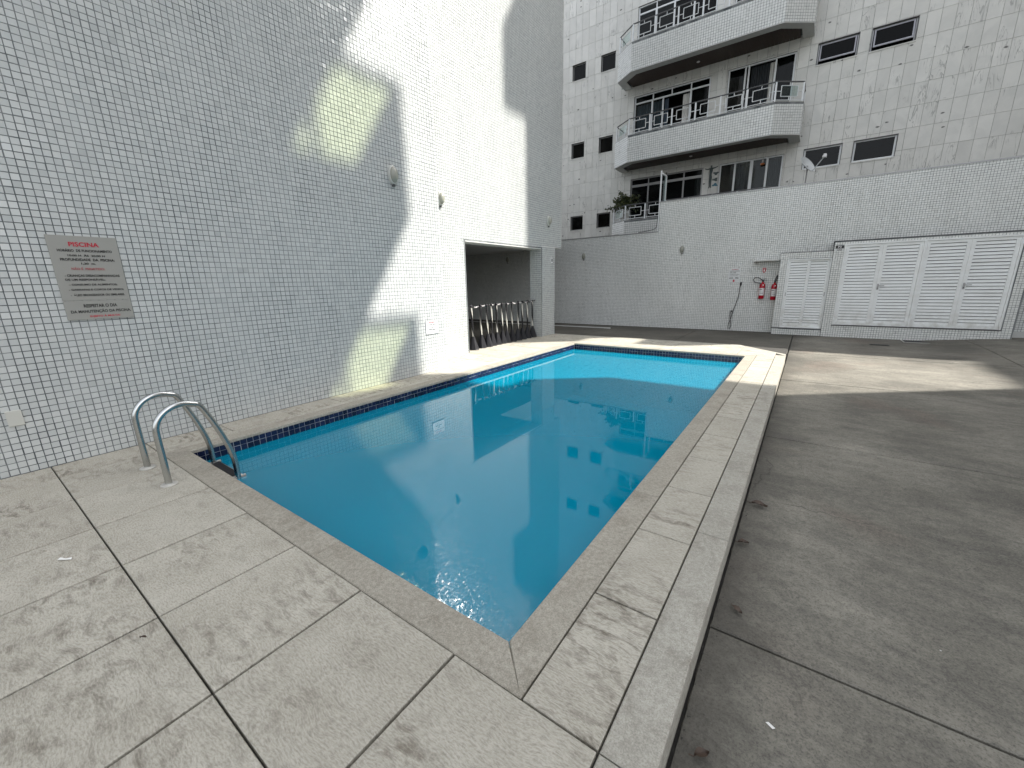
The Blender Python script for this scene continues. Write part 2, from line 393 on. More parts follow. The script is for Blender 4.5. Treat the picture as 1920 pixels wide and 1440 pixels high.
# ------------------------------------------------------------------ mesh helpers
class MB:
    def __init__(s):
        s.v, s.f, s.mi = [], [], []
        s.mats = []
        s.cur = 0

    def use(s, m):
        if m not in s.mats:
            s.mats.append(m)
        s.cur = s.mats.index(m)
        return s

    def add(s, vs_, fs):
        b = len(s.v)
        s.v += [tuple(x) for x in vs_]
        for f in fs:
            s.f.append(tuple(b + i for i in f))
            s.mi.append(s.cur)
        return s

    def box(s, x0, x1, y0, y1, z0, z1):
        return s.add([(x0, y0, z0), (x1, y0, z0), (x1, y1, z0), (x0, y1, z0), (x0, y0, z1), (x1, y0, z1), (x1, y1, z1), (x0, y1, z1)],
                     [(0, 3, 2, 1), (4, 5, 6, 7), (0, 1, 5, 4), (1, 2, 6, 5), (2, 3, 7, 6), (3, 0, 4, 7)])

    def cbox(s, x0, x1, y0, y1, z0, z1, c=0.004):
        # a slab with worn (chamfered) top and side edges
        vs_ = []
        for (a, z) in ((c, z0), (0, z0 + c), (0, z1 - c), (c, z1)):
            vs_ += [(x0 + a, y0 + a, z), (x1 - a, y0 + a, z), (x1 - a, y1 - a, z), (x0 + a, y1 - a, z)]
        fs = [(3, 2, 1, 0), (12, 13, 14, 15)]
        for k in range(3):
            for i in range(4):
                j = (i + 1) % 4
                fs.append((4 * k + i, 4 * k + j, 4 * k + 4 + j, 4 * k + 4 + i))
        return s.add(vs_, fs)

    def prism(s, poly, z0, z1):
        n = len(poly)
        vs_ = [(x, y, z0) for x, y in poly] + [(x, y, z1) for x, y in poly]
        fs = [tuple(range(n - 1, -1, -1)), tuple(range(n, 2 * n))]
        fs += [(i, (i + 1) % n, n + (i + 1) % n, n + i) for i in range(n)]
        return s.add(vs_, fs)

    def tube(s, pts, r, n=8, close=True):
        pts = [Vector(p) for p in pts]
        rs = r if isinstance(r, (list, tuple)) else [r] * len(pts)
        b = len(s.v)
        up = None
        for i, p in enumerate(pts):
            d = (pts[min(i + 1, len(pts) - 1)] - pts[max(i - 1, 0)]).normalized()
            if up is None:
                up = Vector((0, 0, 1)) if abs(d.z) < 0.9 else Vector((1, 0, 0))
            a = d.cross(up).normalized()
            up = a.cross(d).normalized()
            for k in range(n):
                t = 2 * math.pi * k / n
                q = p + (a * math.cos(t) + up * math.sin(t)) * rs[i]
                s.v.append(tuple(q))
        for i in range(len(pts) - 1):
            for k in range(n):
                s.f.append((b + i * n + k, b + i * n + (k + 1) % n, b + (i + 1) * n + (k + 1) % n, b + (i + 1) * n + k))
                s.mi.append(s.cur)
        if close:
            s.f.append(tuple(b + k for k in range(n - 1, -1, -1)))
            e = b + (len(pts) - 1) * n
            s.f.append(tuple(e + k for k in range(n)))
            s.mi += [s.cur, s.cur]
        return s

    def lathe(s, prof, c=(0, 0, 0), n=16, axis='z', sx=1.0, sy=1.0):
        b = len(s.v)
        for (r, h) in prof:
            for k in range(n):
                t = 2 * math.pi * k / n
                x, y = r * math.cos(t) * sx, r * math.sin(t) * sy
                P = {'z': (x, y, h), 'x': (h, x, y), 'y': (x, h, y)}[axis]
                s.v.append((P[0] + c[0], P[1] + c[1], P[2] + c[2]))
        for i in range(len(prof) - 1):
            for k in range(n):
                s.f.append((b + i * n + k, b + i * n + (k + 1) % n, b + (i + 1) * n + (k + 1) % n, b + (i + 1) * n + k))
                s.mi.append(s.cur)
        s.f.append(tuple(b + k for k in range(n - 1, -1, -1)))
        e = b + (len(prof) - 1) * n
        s.f.append(tuple(e + k for k in range(n)))
        s.mi += [s.cur, s.cur]
        return s

    def build(s, name, m=None, parent=None, smooth=False, kind=None, fix=True):
        me = bpy.data.meshes.new(name)
        me.from_pydata(s.v, [], s.f)
        mats = s.mats or [m]
        for mm in mats:
            me.materials.append(MT[mm] if isinstance(mm, str) else mm)
        me.polygons.foreach_set('material_index', s.mi)
        if fix:
            bm = bmesh.new()
            bm.from_mesh(me)
            bmesh.ops.recalc_face_normals(bm, faces=bm.faces)
            bm.to_mesh(me)
            bm.free()
        if smooth:
            me.polygons.foreach_set('use_smooth', [True] * len(me.polygons))
            try:
                me.set_sharp_from_angle(angle=math.radians(40))
            except Exception:
                pass
        me.update()
        return link(name, me, parent, kind)


def link(name, me, parent=None, kind=None):
    o = bpy.data.objects.new(name, me)
    COL.objects.link(o)
    if parent is not None:
        o.parent = parent
        o.matrix_parent_inverse = parent.matrix_world.inverted() if False else Matrix.Translation(-world_loc(parent))
    if kind:
        o['kind'] = kind
    return o


def world_loc(o):
    v = Vector(o.location)
    p = o.parent
    # children are written in world coordinates; every root only carries a translation
    return v if p is None else v * 0 + ROOTLOC.get(o.name, Vector((0, 0, 0)))


ROOTLOC = {}


def thing(name, label, cat, loc=(0, 0, 0), group=None, kind=None):
    o = bpy.data.objects.new(name, None)
    COL.objects.link(o)
    o.location = loc
    o.empty_display_size = 0.1
    o['label'] = label
    o['category'] = cat
    if group:
        o['group'] = group
    if kind:
        o['kind'] = kind
    return o


def tag(o, label, cat, group=None):
    o['label'] = label
    o['category'] = cat
    if group:
        o['group'] = group
    return o


def fast_mesh(name, V, F, mat):
    me = bpy.data.meshes.new(name)
    nf = len(F)
    me.vertices.add(len(V))
    me.vertices.foreach_set('co', np.asarray(V, np.float32).ravel())
    me.loops.add(nf * 4)
    me.loops.foreach_set('vertex_index', np.asarray(F, np.int32).ravel())
    me.polygons.add(nf)
    me.polygons.foreach_set('loop_start', np.arange(0, nf * 4, 4, dtype=np.int32))
    me.polygons.foreach_set('use_smooth', [False] * nf)
    me.materials.append(MT[mat])
    me.update(calc_edges=True)
    me.validate()
    return me


TILE_F = np.array([(4, 5, 6, 7), (0, 1, 5, 4), (1, 2, 6, 5), (2, 3, 7, 6), (3, 0, 4, 7)])


def tile_verts(hu, hv, h, c):
    return np.array([(-hu, -hv, -0.001), (hu, -hv, -0.001), (hu, hv, -0.001), (-hu, hv, -0.001),
                     (-hu + c, -hv + c, h), (hu - c, -hv + c, h), (hu - c, hv - c, h), (-hu + c, hv - c, h)])


def tile_field(name, parent, origin, U, Vv, N, nu, nv, pitch, gap, h, mat, holes=(), single=None, tilt=0.026, kind='stuff', umin=0.0, vmin=0.0):
    """rows of small tiles, every one with its own edges and tiny tilt; `single(centre)` picks those built as parts"""
    origin, U, Vv, N = (np.array(x, float) for x in (origin, U, Vv, N))
    ii, jj = np.meshgrid(np.arange(nu), np.arange(nv), indexing='ij')
    cu = umin + (ii.ravel() + 0.5) * pitch
    cv = vmin + (jj.ravel() + 0.5) * pitch
    keep = np.ones(len(cu), bool)
    hp = pitch / 2 * 0.98
    for (a, b, c_, d) in holes:
        keep &= ~((cu + hp > a) & (cu - hp < b) & (cv + hp > c_) & (cv - hp < d))
    cu, cv = cu[keep], cv[keep]
    ctr = origin + cu[:, None] * U + cv[:, None] * Vv
    singles = []
    if single is not None:
        order = single(ctr)
        mask = np.ones(len(cu), bool)
        mask[order] = False
        singles = ctr[order]
        cu, cv, ctr = cu[mask], cv[mask], ctr[mask]
    n = len(cu)
    hs_ = (pitch - gap) / 2
    base = tile_verts(hs_, hs_, h, min(0.0008, hs_ * 0.06))
    L = np.repeat(base[None], n, 0)
    L[:, :, :2] *= (1 + NR.normal(0, 0.012, (n, 1, 2)))
    L[:, :, 0] += NR.normal(0, 0.0006, (n, 1))
    L[:, :, 1] += NR.normal(0, 0.0006, (n, 1))
    tu = NR.normal(0, tilt, (n, 1))
    tv = NR.normal(0, tilt, (n, 1))
    L[:, 4:, 2] += L[:, 4:, 0] * tu + L[:, 4:, 1] * tv + NR.normal(0, 0.0002, (n, 1))
    Wd = ctr[:, None, :] + L[:, :, 0:1] * U + L[:, :, 1:2] * Vv + L[:, :, 2:3] * N
    F = TILE_F[None] + (np.arange(n) * 8)[:, None, None]
    if np.dot(np.cross(U, Vv), N) < 0:
        F = F[:, :, ::-1]
    me = fast_mesh(name, Wd.reshape(-1, 3), F.reshape(-1, 4), mat)
    o = link(name, me, parent, kind)
    if len(singles):
        sm = fast_mesh('mosaic_tile', base, TILE_F if np.dot(np.cross(U, Vv), N) > 0 else TILE_F[:, ::-1], mat)
        B = Matrix(np.column_stack([U, Vv, N]).tolist()).to_4x4()
        for cpt in singles:
            t = link('mosaic_tile', sm, parent)
            loc = Matrix.Translation(Vector(cpt) + Vector((0, 0, 0)))
            rot = Matrix.Rotation(NR.normal(0, tilt), 4, 'X') @ Matrix.Rotation(NR.normal(0, tilt), 4, 'Y') @ Matrix.Rotation(NR.normal(0, 0.006), 4, 'Z')
            t.matrix_basis = loc @ B @ rot
    return o


def rect_sub(rects, hole):
    out = []
    a, b, c_, d = hole
    for (x0, x1, z0, z1) in rects:
        if x1 <= a or x0 >= b or z1 <= c_ or z0 >= d:
            out.append((x0, x1, z0, z1))
            continue
        if z0 < c_:
            out.append((x0, x1, z0, c_))
        if z1 > d:
            out.append((x0, x1, d, z1))
        m0, m1 = max(z0, c_), min(z1, d)
        if x0 < a:
            out.append((x0, a, m0, m1))
        if x1 > b:
            out.append((b, x1, m0, m1))
    return [q for q in out if q[1] - q[0] > 0.015 and q[3] - q[2] > 0.015]


_font_cache = {}


def text_mesh(body, bold=0.012):
    if (body, bold) in _font_cache:
        return _font_cache[(body, bold)]
    cu = bpy.data.curves.new('lettering', 'FONT')
    cu.body = body
    cu.size = 1.0
    cu.offset = bold
    cu.resolution_u = 3
    ob = bpy.data.objects.new('lettering', cu)
    COL.objects.link(ob)
    dg = bpy.context.evaluated_depsgraph_get()
    me = ob.evaluated_get(dg).to_mesh()
    vs_ = [tuple(v.co) for v in me.vertices]
    fs = [tuple(p.vertices) for p in me.polygons]
    ob.evaluated_get(dg).to_mesh_clear()
    bpy.data.objects.remove(ob)
    bpy.data.curves.remove(cu)
    _font_cache[(body, bold)] = (vs_, fs)
    return vs_, fs


def write(mb, body, cx, cz, w, h, frame, bold=0.012):
    """lettering fitted into w x h, centred on (cx, cz) of a plate given by frame(u, v) -> point"""
    vs_, fs = text_mesh(body, bold)
    xs = [v[0] for v in vs_]
    ys = [v[1] for v in vs_]
    x0, x1, y0, y1 = min(xs), max(xs), min(ys), max(ys)
    kx, ky = w / (x1 - x0), h / (y1 - y0)
    mb.add([frame(cx + (v[0] - (x0 + x1) / 2) * kx, cz + (v[1] - (y0 + y1) / 2) * ky) for v in vs_], fs)


WX = -4.884       # face of the near tall wall
W2 = -5.605       # face of the wall over the opening
BY = 13.85        # face of the back wall
FY = 17.70        # face of the tall building
GZ = -0.13        # yard level
PX0, PX1, PY0, PY1 = -4.293, -0.79, 1.048, 8.51     # pool opening
WZ = -0.13        # water level


# ================================================================== SETTING: yard, deck, water
def gz(x, y):
    a = min(1, max(0, (x - 1.9) / 2.0))
    b = min(1, max(0, (y - 8.5) / 4.0))
    a = a * a * (3 - 2 * a)
    b = b * b * (3 - 2 * b)
    return GZ + 0.13 * a * b


ground = MB()
ground.add([(-60, -60, GZ - 0.12), (80, -60, GZ - 0.12), (80, 80, GZ - 0.12), (-60, 80, GZ - 0.12)], [(0, 1, 2, 3)])
# leave the pit of the pool open: the sheet is split round it
ground = MB()
for (a, b, c_, d) in rect_sub([(-60, 80, -60, 80)], (PX0 - 0.1, PX1 + 0.1, PY0 - 0.1, PY1 + 0.1)):
    ground.add([(a, c_, GZ - 0.03), (b, c_, GZ - 0.03), (b, d, GZ - 0.03), (a, d, GZ - 0.03)], [(0, 1, 2, 3)])
GR = ground.build('ground', 'joint', kind='structure')


def slab(x0, x1, y0, y1, nx, ny, ragged_left=False):
    vs_, fs = [], []
    c = 0.006
    us = [x0, x0 + c] + [x0 + (x1 - x0) * i / nx for i in range(1, nx)] + [x1 - c, x1]
    vv = [y0, y0 + c] + [y0 + (y1 - y0) * i / ny for i in range(1, ny)] + [y1 - c, y1]
    for j, y in enumerate(vv):
        for i, x in enumerate(us):
            e = i in (0, len(us) - 1) or j in (0, len(vv) - 1)
            xx = x + (abs(RNG.gauss(0, 0.008)) if ragged_left and i == 0 else 0)
            vs_.append((xx, y, gz(x, y) - (0.006 if e else 0)))
    n = len(us)
    for j in range(len(vv) - 1):
        for i in range(n - 1):
            fs.append((j * n + i, j * n + i + 1, (j + 1) * n + i + 1, (j + 1) * n + i))
    # skirt down into the joint
    b = len(vs_)
    ring = [i for i in range(n)] + [j * n + n - 1 for j in range(1, len(vv))] + [(len(vv) - 1) * n + i for i in range(n - 2, -1, -1)] + [j * n for j in range(len(vv) - 2, 0, -1)]
    for i in ring:
        x, y, z = vs_[i]
        vs_.append((x, y, z - 0.035))
    m = len(ring)
    for k in range(m):
        fs.append((ring[k], b + k, b + (k + 1) % m, ring[(k + 1) % m]))
    q = MB()
    q.add(vs_, fs)
    return q


YJ = [-8.0, -3.8, -1.05, 1.735, 4.52, 7.33, 10.15, BY + 0.6]
for k in range(len(YJ) - 1):
    y0, y1 = YJ[k] + (0.010 if k > 3 else 0.006), YJ[k + 1] - (0.010 if k > 2 else 0.006)
    XJ = [-0.182, 3.02, 6.2, 12.0] if y0 > 7 else [-0.182, 6.2, 12.0]
    for i in range(len(XJ) - 1):
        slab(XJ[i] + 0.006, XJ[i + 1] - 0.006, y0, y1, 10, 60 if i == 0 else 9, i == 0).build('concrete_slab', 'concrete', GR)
for (a, b) in ((-14.0, -5.3), (-5.3, -2.66), (-2.66, -0.19)):
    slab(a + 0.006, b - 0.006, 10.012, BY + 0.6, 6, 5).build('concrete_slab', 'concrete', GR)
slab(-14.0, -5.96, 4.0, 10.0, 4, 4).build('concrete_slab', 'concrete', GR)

# deck bed: an L shaped raised bed round the pool
DK = MB()
for (a, b, c_, d) in rect_sub([(-5.96, -0.187, -6.0, 9.95)], (PX0 - 0.05, PX1 + 0.05, PY0 - 0.05, PY1 + 0.05)):
    DK.add([(a, c_, -0.022), (b, c_, -0.022), (b, d, -0.022), (a, d, -0.022)], [(0, 1, 2, 3)])
DK = DK.build('pool_deck', 'joint', kind='structure')


def deck_tile(x0, x1, y0, y1, name='deck_tile', mat='deck', gap=0.005, z1=0.0, gapy=None):
    cx, cy = (x0 + x1) / 2, (y0 + y1) / 2
    hx, hy = (x1 - x0) / 2 - gap / 2, (y1 - y0) / 2 - (gap if gapy is None else gapy) / 2
    key = (round(hx, 4), round(hy, 4), name)
    if key not in _tiles:
        q = MB().cbox(-hx, hx, -hy, hy, -0.03, 0.0, 0.0028)
        me = bpy.data.meshes.new(name)
        me.from_pydata(q.v, [], q.f)
        me.materials.append(MT[mat])
        me.update()
        _tiles[key] = me
    o = link(name, _tiles[key], DK)
    o.location = (cx, cy, z1 + RNG.uniform(-0.0012, 0.0012))
    o.rotation_euler = (RNG.uniform(-1, 1) * 0.0012, RNG.uniform(-1, 1) * 0.0012, RNG.uniform(-1, 1) * 0.0015)
    return o


_tiles = {}
XG = [-0.942 - 0.6 * k for k in range(7)]               # -0.942 ... -4.542
# near terrace: three rows and more in front of the pool
for r_ in range(4):
    y1 = 0.893 - 0.6 * r_ - (0.002 * r_)
    y0 = y1 - 0.6
    row = [-0.345] + XG + [WX]
    for a, b in zip(row[1:], row[:-1]):
        deck_tile(a, b, y0, y1, gap=0.012, gapy=0.006)
# strip on the yard side of the pool
y = 0.893
while y < 9.0:
    y2 = min(y + 0.603, 9.15)
    if y2 - y > 0.1:
        deck_tile(-0.630, -0.345, y, y2, gap=0.0085)
    y = y2
# strip between the pool and the tall wall
y = 0.893
while y < 4.9:
    y2 = y + 0.603
    if y2 > 4.93:
        y2 = 4.93
    deck_tile(WX, -4.548, y, y2, gap=0.008)
    y = y2
y = 0.893
while y < 8.6:
    y2 = min(y + 1.206, 8.66)
    deck_tile(-4.545, -4.448, y, y2, gap=0.004)
    y = y2
# bay in front of the opening
for (a, b) in ((-5.96, -5.142), (-5.142, -4.548)):
    y = 4.93
    yy = [4.93, 5.70, 6.30, 6.90, 7.50, 8.10, 8.70, 9.30, 9.78]
    for p_, q_ in zip(yy[:-1], yy[1:]):
        deck_tile(a, b, p_, q_, gap=0.010)
# far terrace behind the pool
xs = [-4.545, -4.035, -3.43, -2.82, -2.20, -1.56, -0.95, -0.345]
for a, b in zip(xs[:-1], xs[1:]):
    deck_tile(a, b, 8.665, 9.10, gap=0.010)
    if b < -0.9:
        deck_tile(a, b, 9.10, 9.78, gap=0.010)
xs = [-5.96, -5.1, -4.1, -3.1, -2.1, -1.25]
for a, b in zip(xs[:-1], xs[1:]):
    deck_tile(a, b, 9.78, 9.95, 'edge_stone', 'curb')
# cut corner of the deck
q = MB().prism([(-0.945, 9.105), (-0.345, 9.105), (-0.945, 9.66)], -0.03, 0.0)
q.build('deck_tile', 'deck', DK)
q = MB().prism([(-1.245, 9.785), (-1.0, 9.72), (-0.35, 9.11), (-0.19, 8.88), (-0.19, 9.06), (-1.06, 9.95), (-1.245, 9.95)], -0.12, -0.001)
q.build('edge_stone', 'curb', DK)
# curb towards the yard
ys = [-4.0, -2.5, -0.5, 0.893, 2.25, 3.60, 4.95, 6.30, 7.65, 8.88]
for a, b in zip(ys[:-1], ys[1:]):
    q = MB().cbox(-0.345 + 0.003, -0.185, a + 0.002, b - 0.002, -0.155, RNG.uniform(-0.001, 0.001), 0.004)
    q.build('curb_stone', 'curb', DK)
q = MB().box(-0.33, -0.195, -4.0, 8.8, -0.17, -0.02)
q.build('curb_bed', 'joint', DK)
q = MB().box(-5.9, -1.1, 9.80, 9.935, -0.17, -0.021)
q.build('curb_bed', 'joint', DK)

# ------------------------------------------------------------------ pool
POOL = thing('swimming_pool', 'rectangular blue swimming pool with stone coping beside the white mosaic wall', 'swimming pool', (-2.5, 4.8, 0))
POOL.location = (0, 0, 0)
q = MB()
D = -1.25
q.add([(PX0, PY0, -0.01), (PX1, PY0, -0.01), (PX1, PY1, -0.01), (PX0, PY1, -0.01), (PX0, PY0, D), (PX1, PY0, D), (PX1, PY1, D), (PX0, PY1, D)],
      [(0, 1, 5, 4), (1, 2, 6, 5), (2, 3, 7, 6), (3, 0, 4, 7), (4, 5, 6, 7)])
o = q.build('basin', 'lining', POOL, fix=False)
# navy waterline band: grout ledge and tiles
q = MB()
t = 0.006
for (a, b, c_, d) in ((PX0, PX0 + t, PY0, PY1), (PX1 - t, PX1, PY0, PY1), (PX0, PX1, PY0, PY0 + t), (PX0, PX1, PY1 - t, PY1)):
    q.box(a + (0.001 if c_ == PY0 and d == PY1 else t), b - (0.001 if c_ == PY0 and d == PY1 else t), c_ + 0.001, d - 0.001, -0.135, -0.015)
q.build('waterline_grout', 'navy_grout', POOL)
Lx, Ly = PX1 - PX0, PY1 - PY0
for (org, U_, N_, ln) in (((PX0 + t, PY0, -0.135), (0, 1, 0), (1, 0, 0), Ly), ((PX0, PY1 - t, -0.135), (1, 0, 0), (0, -1, 0), Lx),
                          ((PX1 - t, PY0, -0.135), (0, 1, 0), (-1, 0, 0), Ly), ((PX0, PY0 + t, -0.135), (1, 0, 0), (0, 1, 0), Lx)):
    tile_field('waterline_tiles', POOL, org, U_, (0, 0, 1), N_, int(ln / 0.0575), 2, 0.0575, 0.0035, 0.0025, 'navy', tilt=0.008)
# coping stones with mitred corners
def coping(poly):
    cx = sum(p_[0] for p_ in poly) / len(poly)
    cy = sum(p_[1] for p_ in poly) / len(poly)
    sh = [(cx + (x - cx) * 0.9985 if abs(x - cx) > 0.2 else x - math.copysign(0.0015, x - cx),
           cy + (y_ - cy) * 0.9985 if abs(y_ - cy) > 0.2 else y_ - math.copysign(0.0015, y_ - cy)) for x, y_ in poly]
    ins = [(cx + (x - cx) * 0.997, cy + (y_ - cy) * 0.997) for x, y_ in sh]
    q = MB()
    n = len(sh)
    vs_ = [(x - cx, y_ - cy, -0.028) for x, y_ in sh] + [(x - cx, y_ - cy, -0.004) for x, y_ in sh]
    ins2 = []
    for x, y_ in sh:
        ins2.append((x - math.copysign(0.004, x - cx), y_ - math.copysign(0.004, y_ - cy)))
    vs_ += [(x - cx, y_ - cy, 0.001) for x, y_ in ins2]
    fs = [tuple(range(n - 1, -1, -1)), tuple(range(2 * n, 3 * n))]
    for k in range(2):
        fs += [(k * n + i, k * n + (i + 1) % n, (k + 1) * n + (i + 1) % n, (k + 1) * n + i) for i in range(n)]
    q.add(vs_, fs)
    o = q.build('coping_stone', 'coping', POOL)
    o.location = (cx, cy, RNG.uniform(-0.0008, 0.0012))
cw = 0.155
ov = 0.012
IX0, IX1, IY0, IY1 = PX0 + ov, PX1 - ov, PY0 + ov, PY1 - ov
OX0, OX1, OY0, OY1 = PX0 - cw, PX1 + cw + 0.003, PY0 - cw, PY1 + cw
xs = [IX0, -3.12, -1.97, IX1]
for k in range(3):
    a, b = xs[k], xs[k + 1]
    for (yi, yo) in ((IY0, OY0), (IY1, OY1)):
        oa = OX0 if k == 0 else a
        ob = OX1 if k == 2 else b
        coping([(a, yi), (b, yi), (ob, yo), (oa, yo)] if yi > yo else [(b, yi), (a, yi), (oa, yo), (ob, yo)])
ys = [IY0, 2.51, 3.95, 5.4, 6.75, 7.9, IY1]
for k in range(6):
    a, b = ys[k], ys[k + 1]
    for (xi, xo) in ((IX0, OX0), (IX1, OX1)):
        oa = OY0 if k == 0 else a
        ob = OY1 if k == 5 else b
        coping([(xi, a), (xi, b), (xo, ob), (xo, oa)])
q = MB()
nx, ny = 2, 2
q.add([(PX0 + 0.0005, PY0 + 0.0005, WZ), (PX1 - 0.0005, PY0 + 0.0005, WZ), (PX1 - 0.0005, PY1 - 0.0005, WZ), (PX0 + 0.0005, PY1 - 0.0005, WZ)], [(0, 1, 2, 3)])
q.build('water', 'water', kind='structure')

# ================================================================== WHITE MOSAIC BUILDING (left)
PH = thing('mosaic_building', 'tall white mosaic tiled building on the left with an open garage bay', 'building')
q = MB()
q.box(-9.0, WX - 0.004, -7.0, 4.93, -0.3, 13.0)
q.build('wall', 'grout', PH)
q = MB()
q.box(-5.955, W2 - 0.004, 4.931, 6.32, -0.3, 2.22)
q.box(-14.0, W2 - 0.004, 4.931, 10.2, 2.651, 13.0)
q.box(-5.955, W2 - 0.004, 4.931, 10.2, 2.29, 2.65)
q.box(-5.955, W2 - 0.004, 4.931, 9.19, 2.222, 2.289)
q.build('upper_wall', 'grout', PH)
q = MB()
q.box(-5.951, W2 - 0.004, 9.194, 9.896, -0.14, 2.289)
q.build('pillar', 'grout', PH)
q = MB()
q.box(-5.957, W2 + 0.001, 6.325, 9.19, 2.205, 2.2215)
q.box(-5.957, W2 + 0.001, 9.19, 10.2, 2.272, 2.289)
q.build('lintel_trim', 'white_plaster', PH)
q = MB()
q.box(-14.0, -5.957, 4.4, 10.2, 2.60, 2.65)
q.box(-16.0, -7.85, 10.2, BY - 0.01, 2.60, 5.6)
q.box(-16.3, -14.0, 4.0, BY, -0.2, 5.6)
q.build('garage_shell', 'ceil', PH)


def nearest(n):
    def f(c):
        d = np.linalg.norm(c - np.array([0, 0, 1.3874]), axis=1)
        vis = (c[:, 1] > 0.06 + 0.21 * c[:, 2]) & (c[:, 2] > 0)
        d = np.where(vis, d, 99)
        return np.argsort(d)[:n]
    return f


P = 0.05
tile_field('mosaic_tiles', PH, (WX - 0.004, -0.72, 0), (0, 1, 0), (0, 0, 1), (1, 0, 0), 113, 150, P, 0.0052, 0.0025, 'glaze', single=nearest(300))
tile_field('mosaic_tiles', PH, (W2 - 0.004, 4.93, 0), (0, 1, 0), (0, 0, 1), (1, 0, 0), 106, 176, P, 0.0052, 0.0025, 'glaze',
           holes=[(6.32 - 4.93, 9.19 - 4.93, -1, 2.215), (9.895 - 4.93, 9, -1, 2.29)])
# pillar side and end faces, and the flank of the near wall
tile_field('mosaic_tiles', PH, (-5.951, 9.194, 0), (1, 0, 0), (0, 0, 1), (0, -1, 0), 7, 45, 0.049, 0.0052, 0.0025, 'glaze')
tile_field('mosaic_tiles', PH, (-5.951, 9.896, -0.13), (1, 0, 0), (0, 0, 1), (0, 1, 0), 7, 48, 0.049, 0.0052, 0.0025, 'glaze')
tile_field('mosaic_tiles', PH, (-5.955, 6.32, 0), (1, 0, 0), (0, 0, 1), (0, 1, 0), 7, 44, 0.0495, 0.0052, 0.0025, 'glaze')
tile_field('mosaic_tiles', PH, (W2, 4.93, 0), (1, 0, 0), (0, 0, 1), (0, 1, 0), 14, 150, 0.0512, 0.0052, 0.0025, 'glaze')
q = MB()
q.add([(WX, -7, 7.52), (WX, 4.93, 7.52), (WX, 4.93, 13), (WX, -7, 13)], [(0, 1, 2, 3)])
q.add([(WX, -7, 0.0), (WX, -0.73, 0.0), (WX, -0.73, 7.51), (WX, -7, 7.51)], [(0, 1, 2, 3)])
q.add([(W2, 4.931, 8.82), (W2, 10.2, 8.82), (W2, 10.2, 13), (W2, 4.931, 13)], [(0, 1, 2, 3)])
q.build('upper_mosaic', 'glaze_far', PH)
# small window guards on the far flank of the building, just showing past its edge
for (z0, z1) in ((4.62, 5.15), (6.05, 6.85), (7.55, 8.3)):
    q = MB()
    q.box(-5.72, -5.62, 10.202, 10.26, z0, z1)
    q.build('window_guard', 'alu_grey', PH)

# ================================================================== BACK WALL
BW = thing('boundary_wall', 'white mosaic boundary wall at the back of the yard with louvred doors', 'wall')
q = MB()
q.box(-16.0, -4.11, BY + 0.004, BY + 0.25, -0.3, 2.87)
q.box(-4.11, 12.0, BY + 0.004, BY + 0.25, -0.3, 3.74)
q.build('wall', 'grout', BW)
q = MB()
q.box(-16.0, -4.10, BY - 0.012, BY + 0.27, 2.871, 2.90)
q.build('coping', 'alu_grey', BW)
q = MB()
q.box(-4.125, 12.0, BY - 0.012, BY + 0.27, 3.741, 3.77)
q.build('coping', 'alu_grey', BW)
tile_field('mosaic_tiles', BW, (-13.0, BY + 0.004, -0.13), (1, 0, 0), (0, 0, 1), (0, -1, 0), 352, 78, P, 0.0052, 0.0025, 'glaze_bounce_lit',
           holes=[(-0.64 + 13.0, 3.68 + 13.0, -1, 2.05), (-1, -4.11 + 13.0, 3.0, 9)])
# projecting door bays
B1, B2 = 13.47, 13.42
q = MB()
q.box(-0.70, 0.40, B1 + 0.004, BY, -0.2, 0.05)
q.box(-0.70, -0.545, B1 + 0.004, BY, 0.05, 2.02)
q.box(-0.545, 0.40, B1 + 0.004, BY, 1.86, 2.02)
q.box(0.401, 3.726, B2 + 0.004, BY, -0.2, 0.175)
q.box(0.401, 0.605, B2 + 0.004, BY, 0.175, 2.24)
q.box(3.535, 3.726, B2 + 0.004, BY, 0.175, 2.24)
q.box(0.605, 3.535, B2 + 0.004, BY, 2.175, 2.24)
q.build('door_bay', 'grout', BW)
q = MB()
q.box(-0.545, 0.40, BY - 0.06, BY - 0.02, 0.05, 1.86)
q.box(0.605, 3.535, BY - 0.06, BY - 0.02, 0.175, 2.175)
q.build('bay_back', 'dark', BW)
q = MB()
q.box(-0.72, 0.42, B1 - 0.012, B1 + 0.1, 0.035, 0.06)
q.box(0.59, 3.55, B2 - 0.012, B2 + 0.1, 0.16, 0.182)
q.box(-0.715, 0.40, B1 - 0.004, BY, 2.022, 2.034)
q.box(0.39, 3.74, B2 - 0.006, BY, 2.242, 2.256)
q.build('sill', 'rail_dark', BW)
tile_field('mosaic_tiles', BW, (-0.70, B1 + 0.004, -0.13), (1, 0, 0), (0, 0, 1), (0, -1, 0), 22, 43, P, 0.0052, 0.0025, 'glaze_bounce_lit',
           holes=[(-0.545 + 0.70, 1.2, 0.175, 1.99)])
tile_field('mosaic_tiles', BW, (0.405, B2 + 0.004, -0.13), (1, 0, 0), (0, 0, 1), (0, -1, 0), 66, 47, P, 0.0052, 0.0025, 'glaze_bounce_lit',
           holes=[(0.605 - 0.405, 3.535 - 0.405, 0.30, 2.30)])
tile_field('mosaic_tiles', BW, (3.726, B2 + 0.004, -0.13), (0, 1, 0), (0, 0, 1), (1, 0, 0), 8, 47, P, 0.0052, 0.0025, 'glaze_bounce_lit')
tile_field('mosaic_tiles', BW, (-0.70, B1 + 0.004, -0.13), (0, 1, 0), (0, 0, 1), (-1, 0, 0), 7, 43, P, 0.0052, 0.0025, 'glaze_bounce_lit')
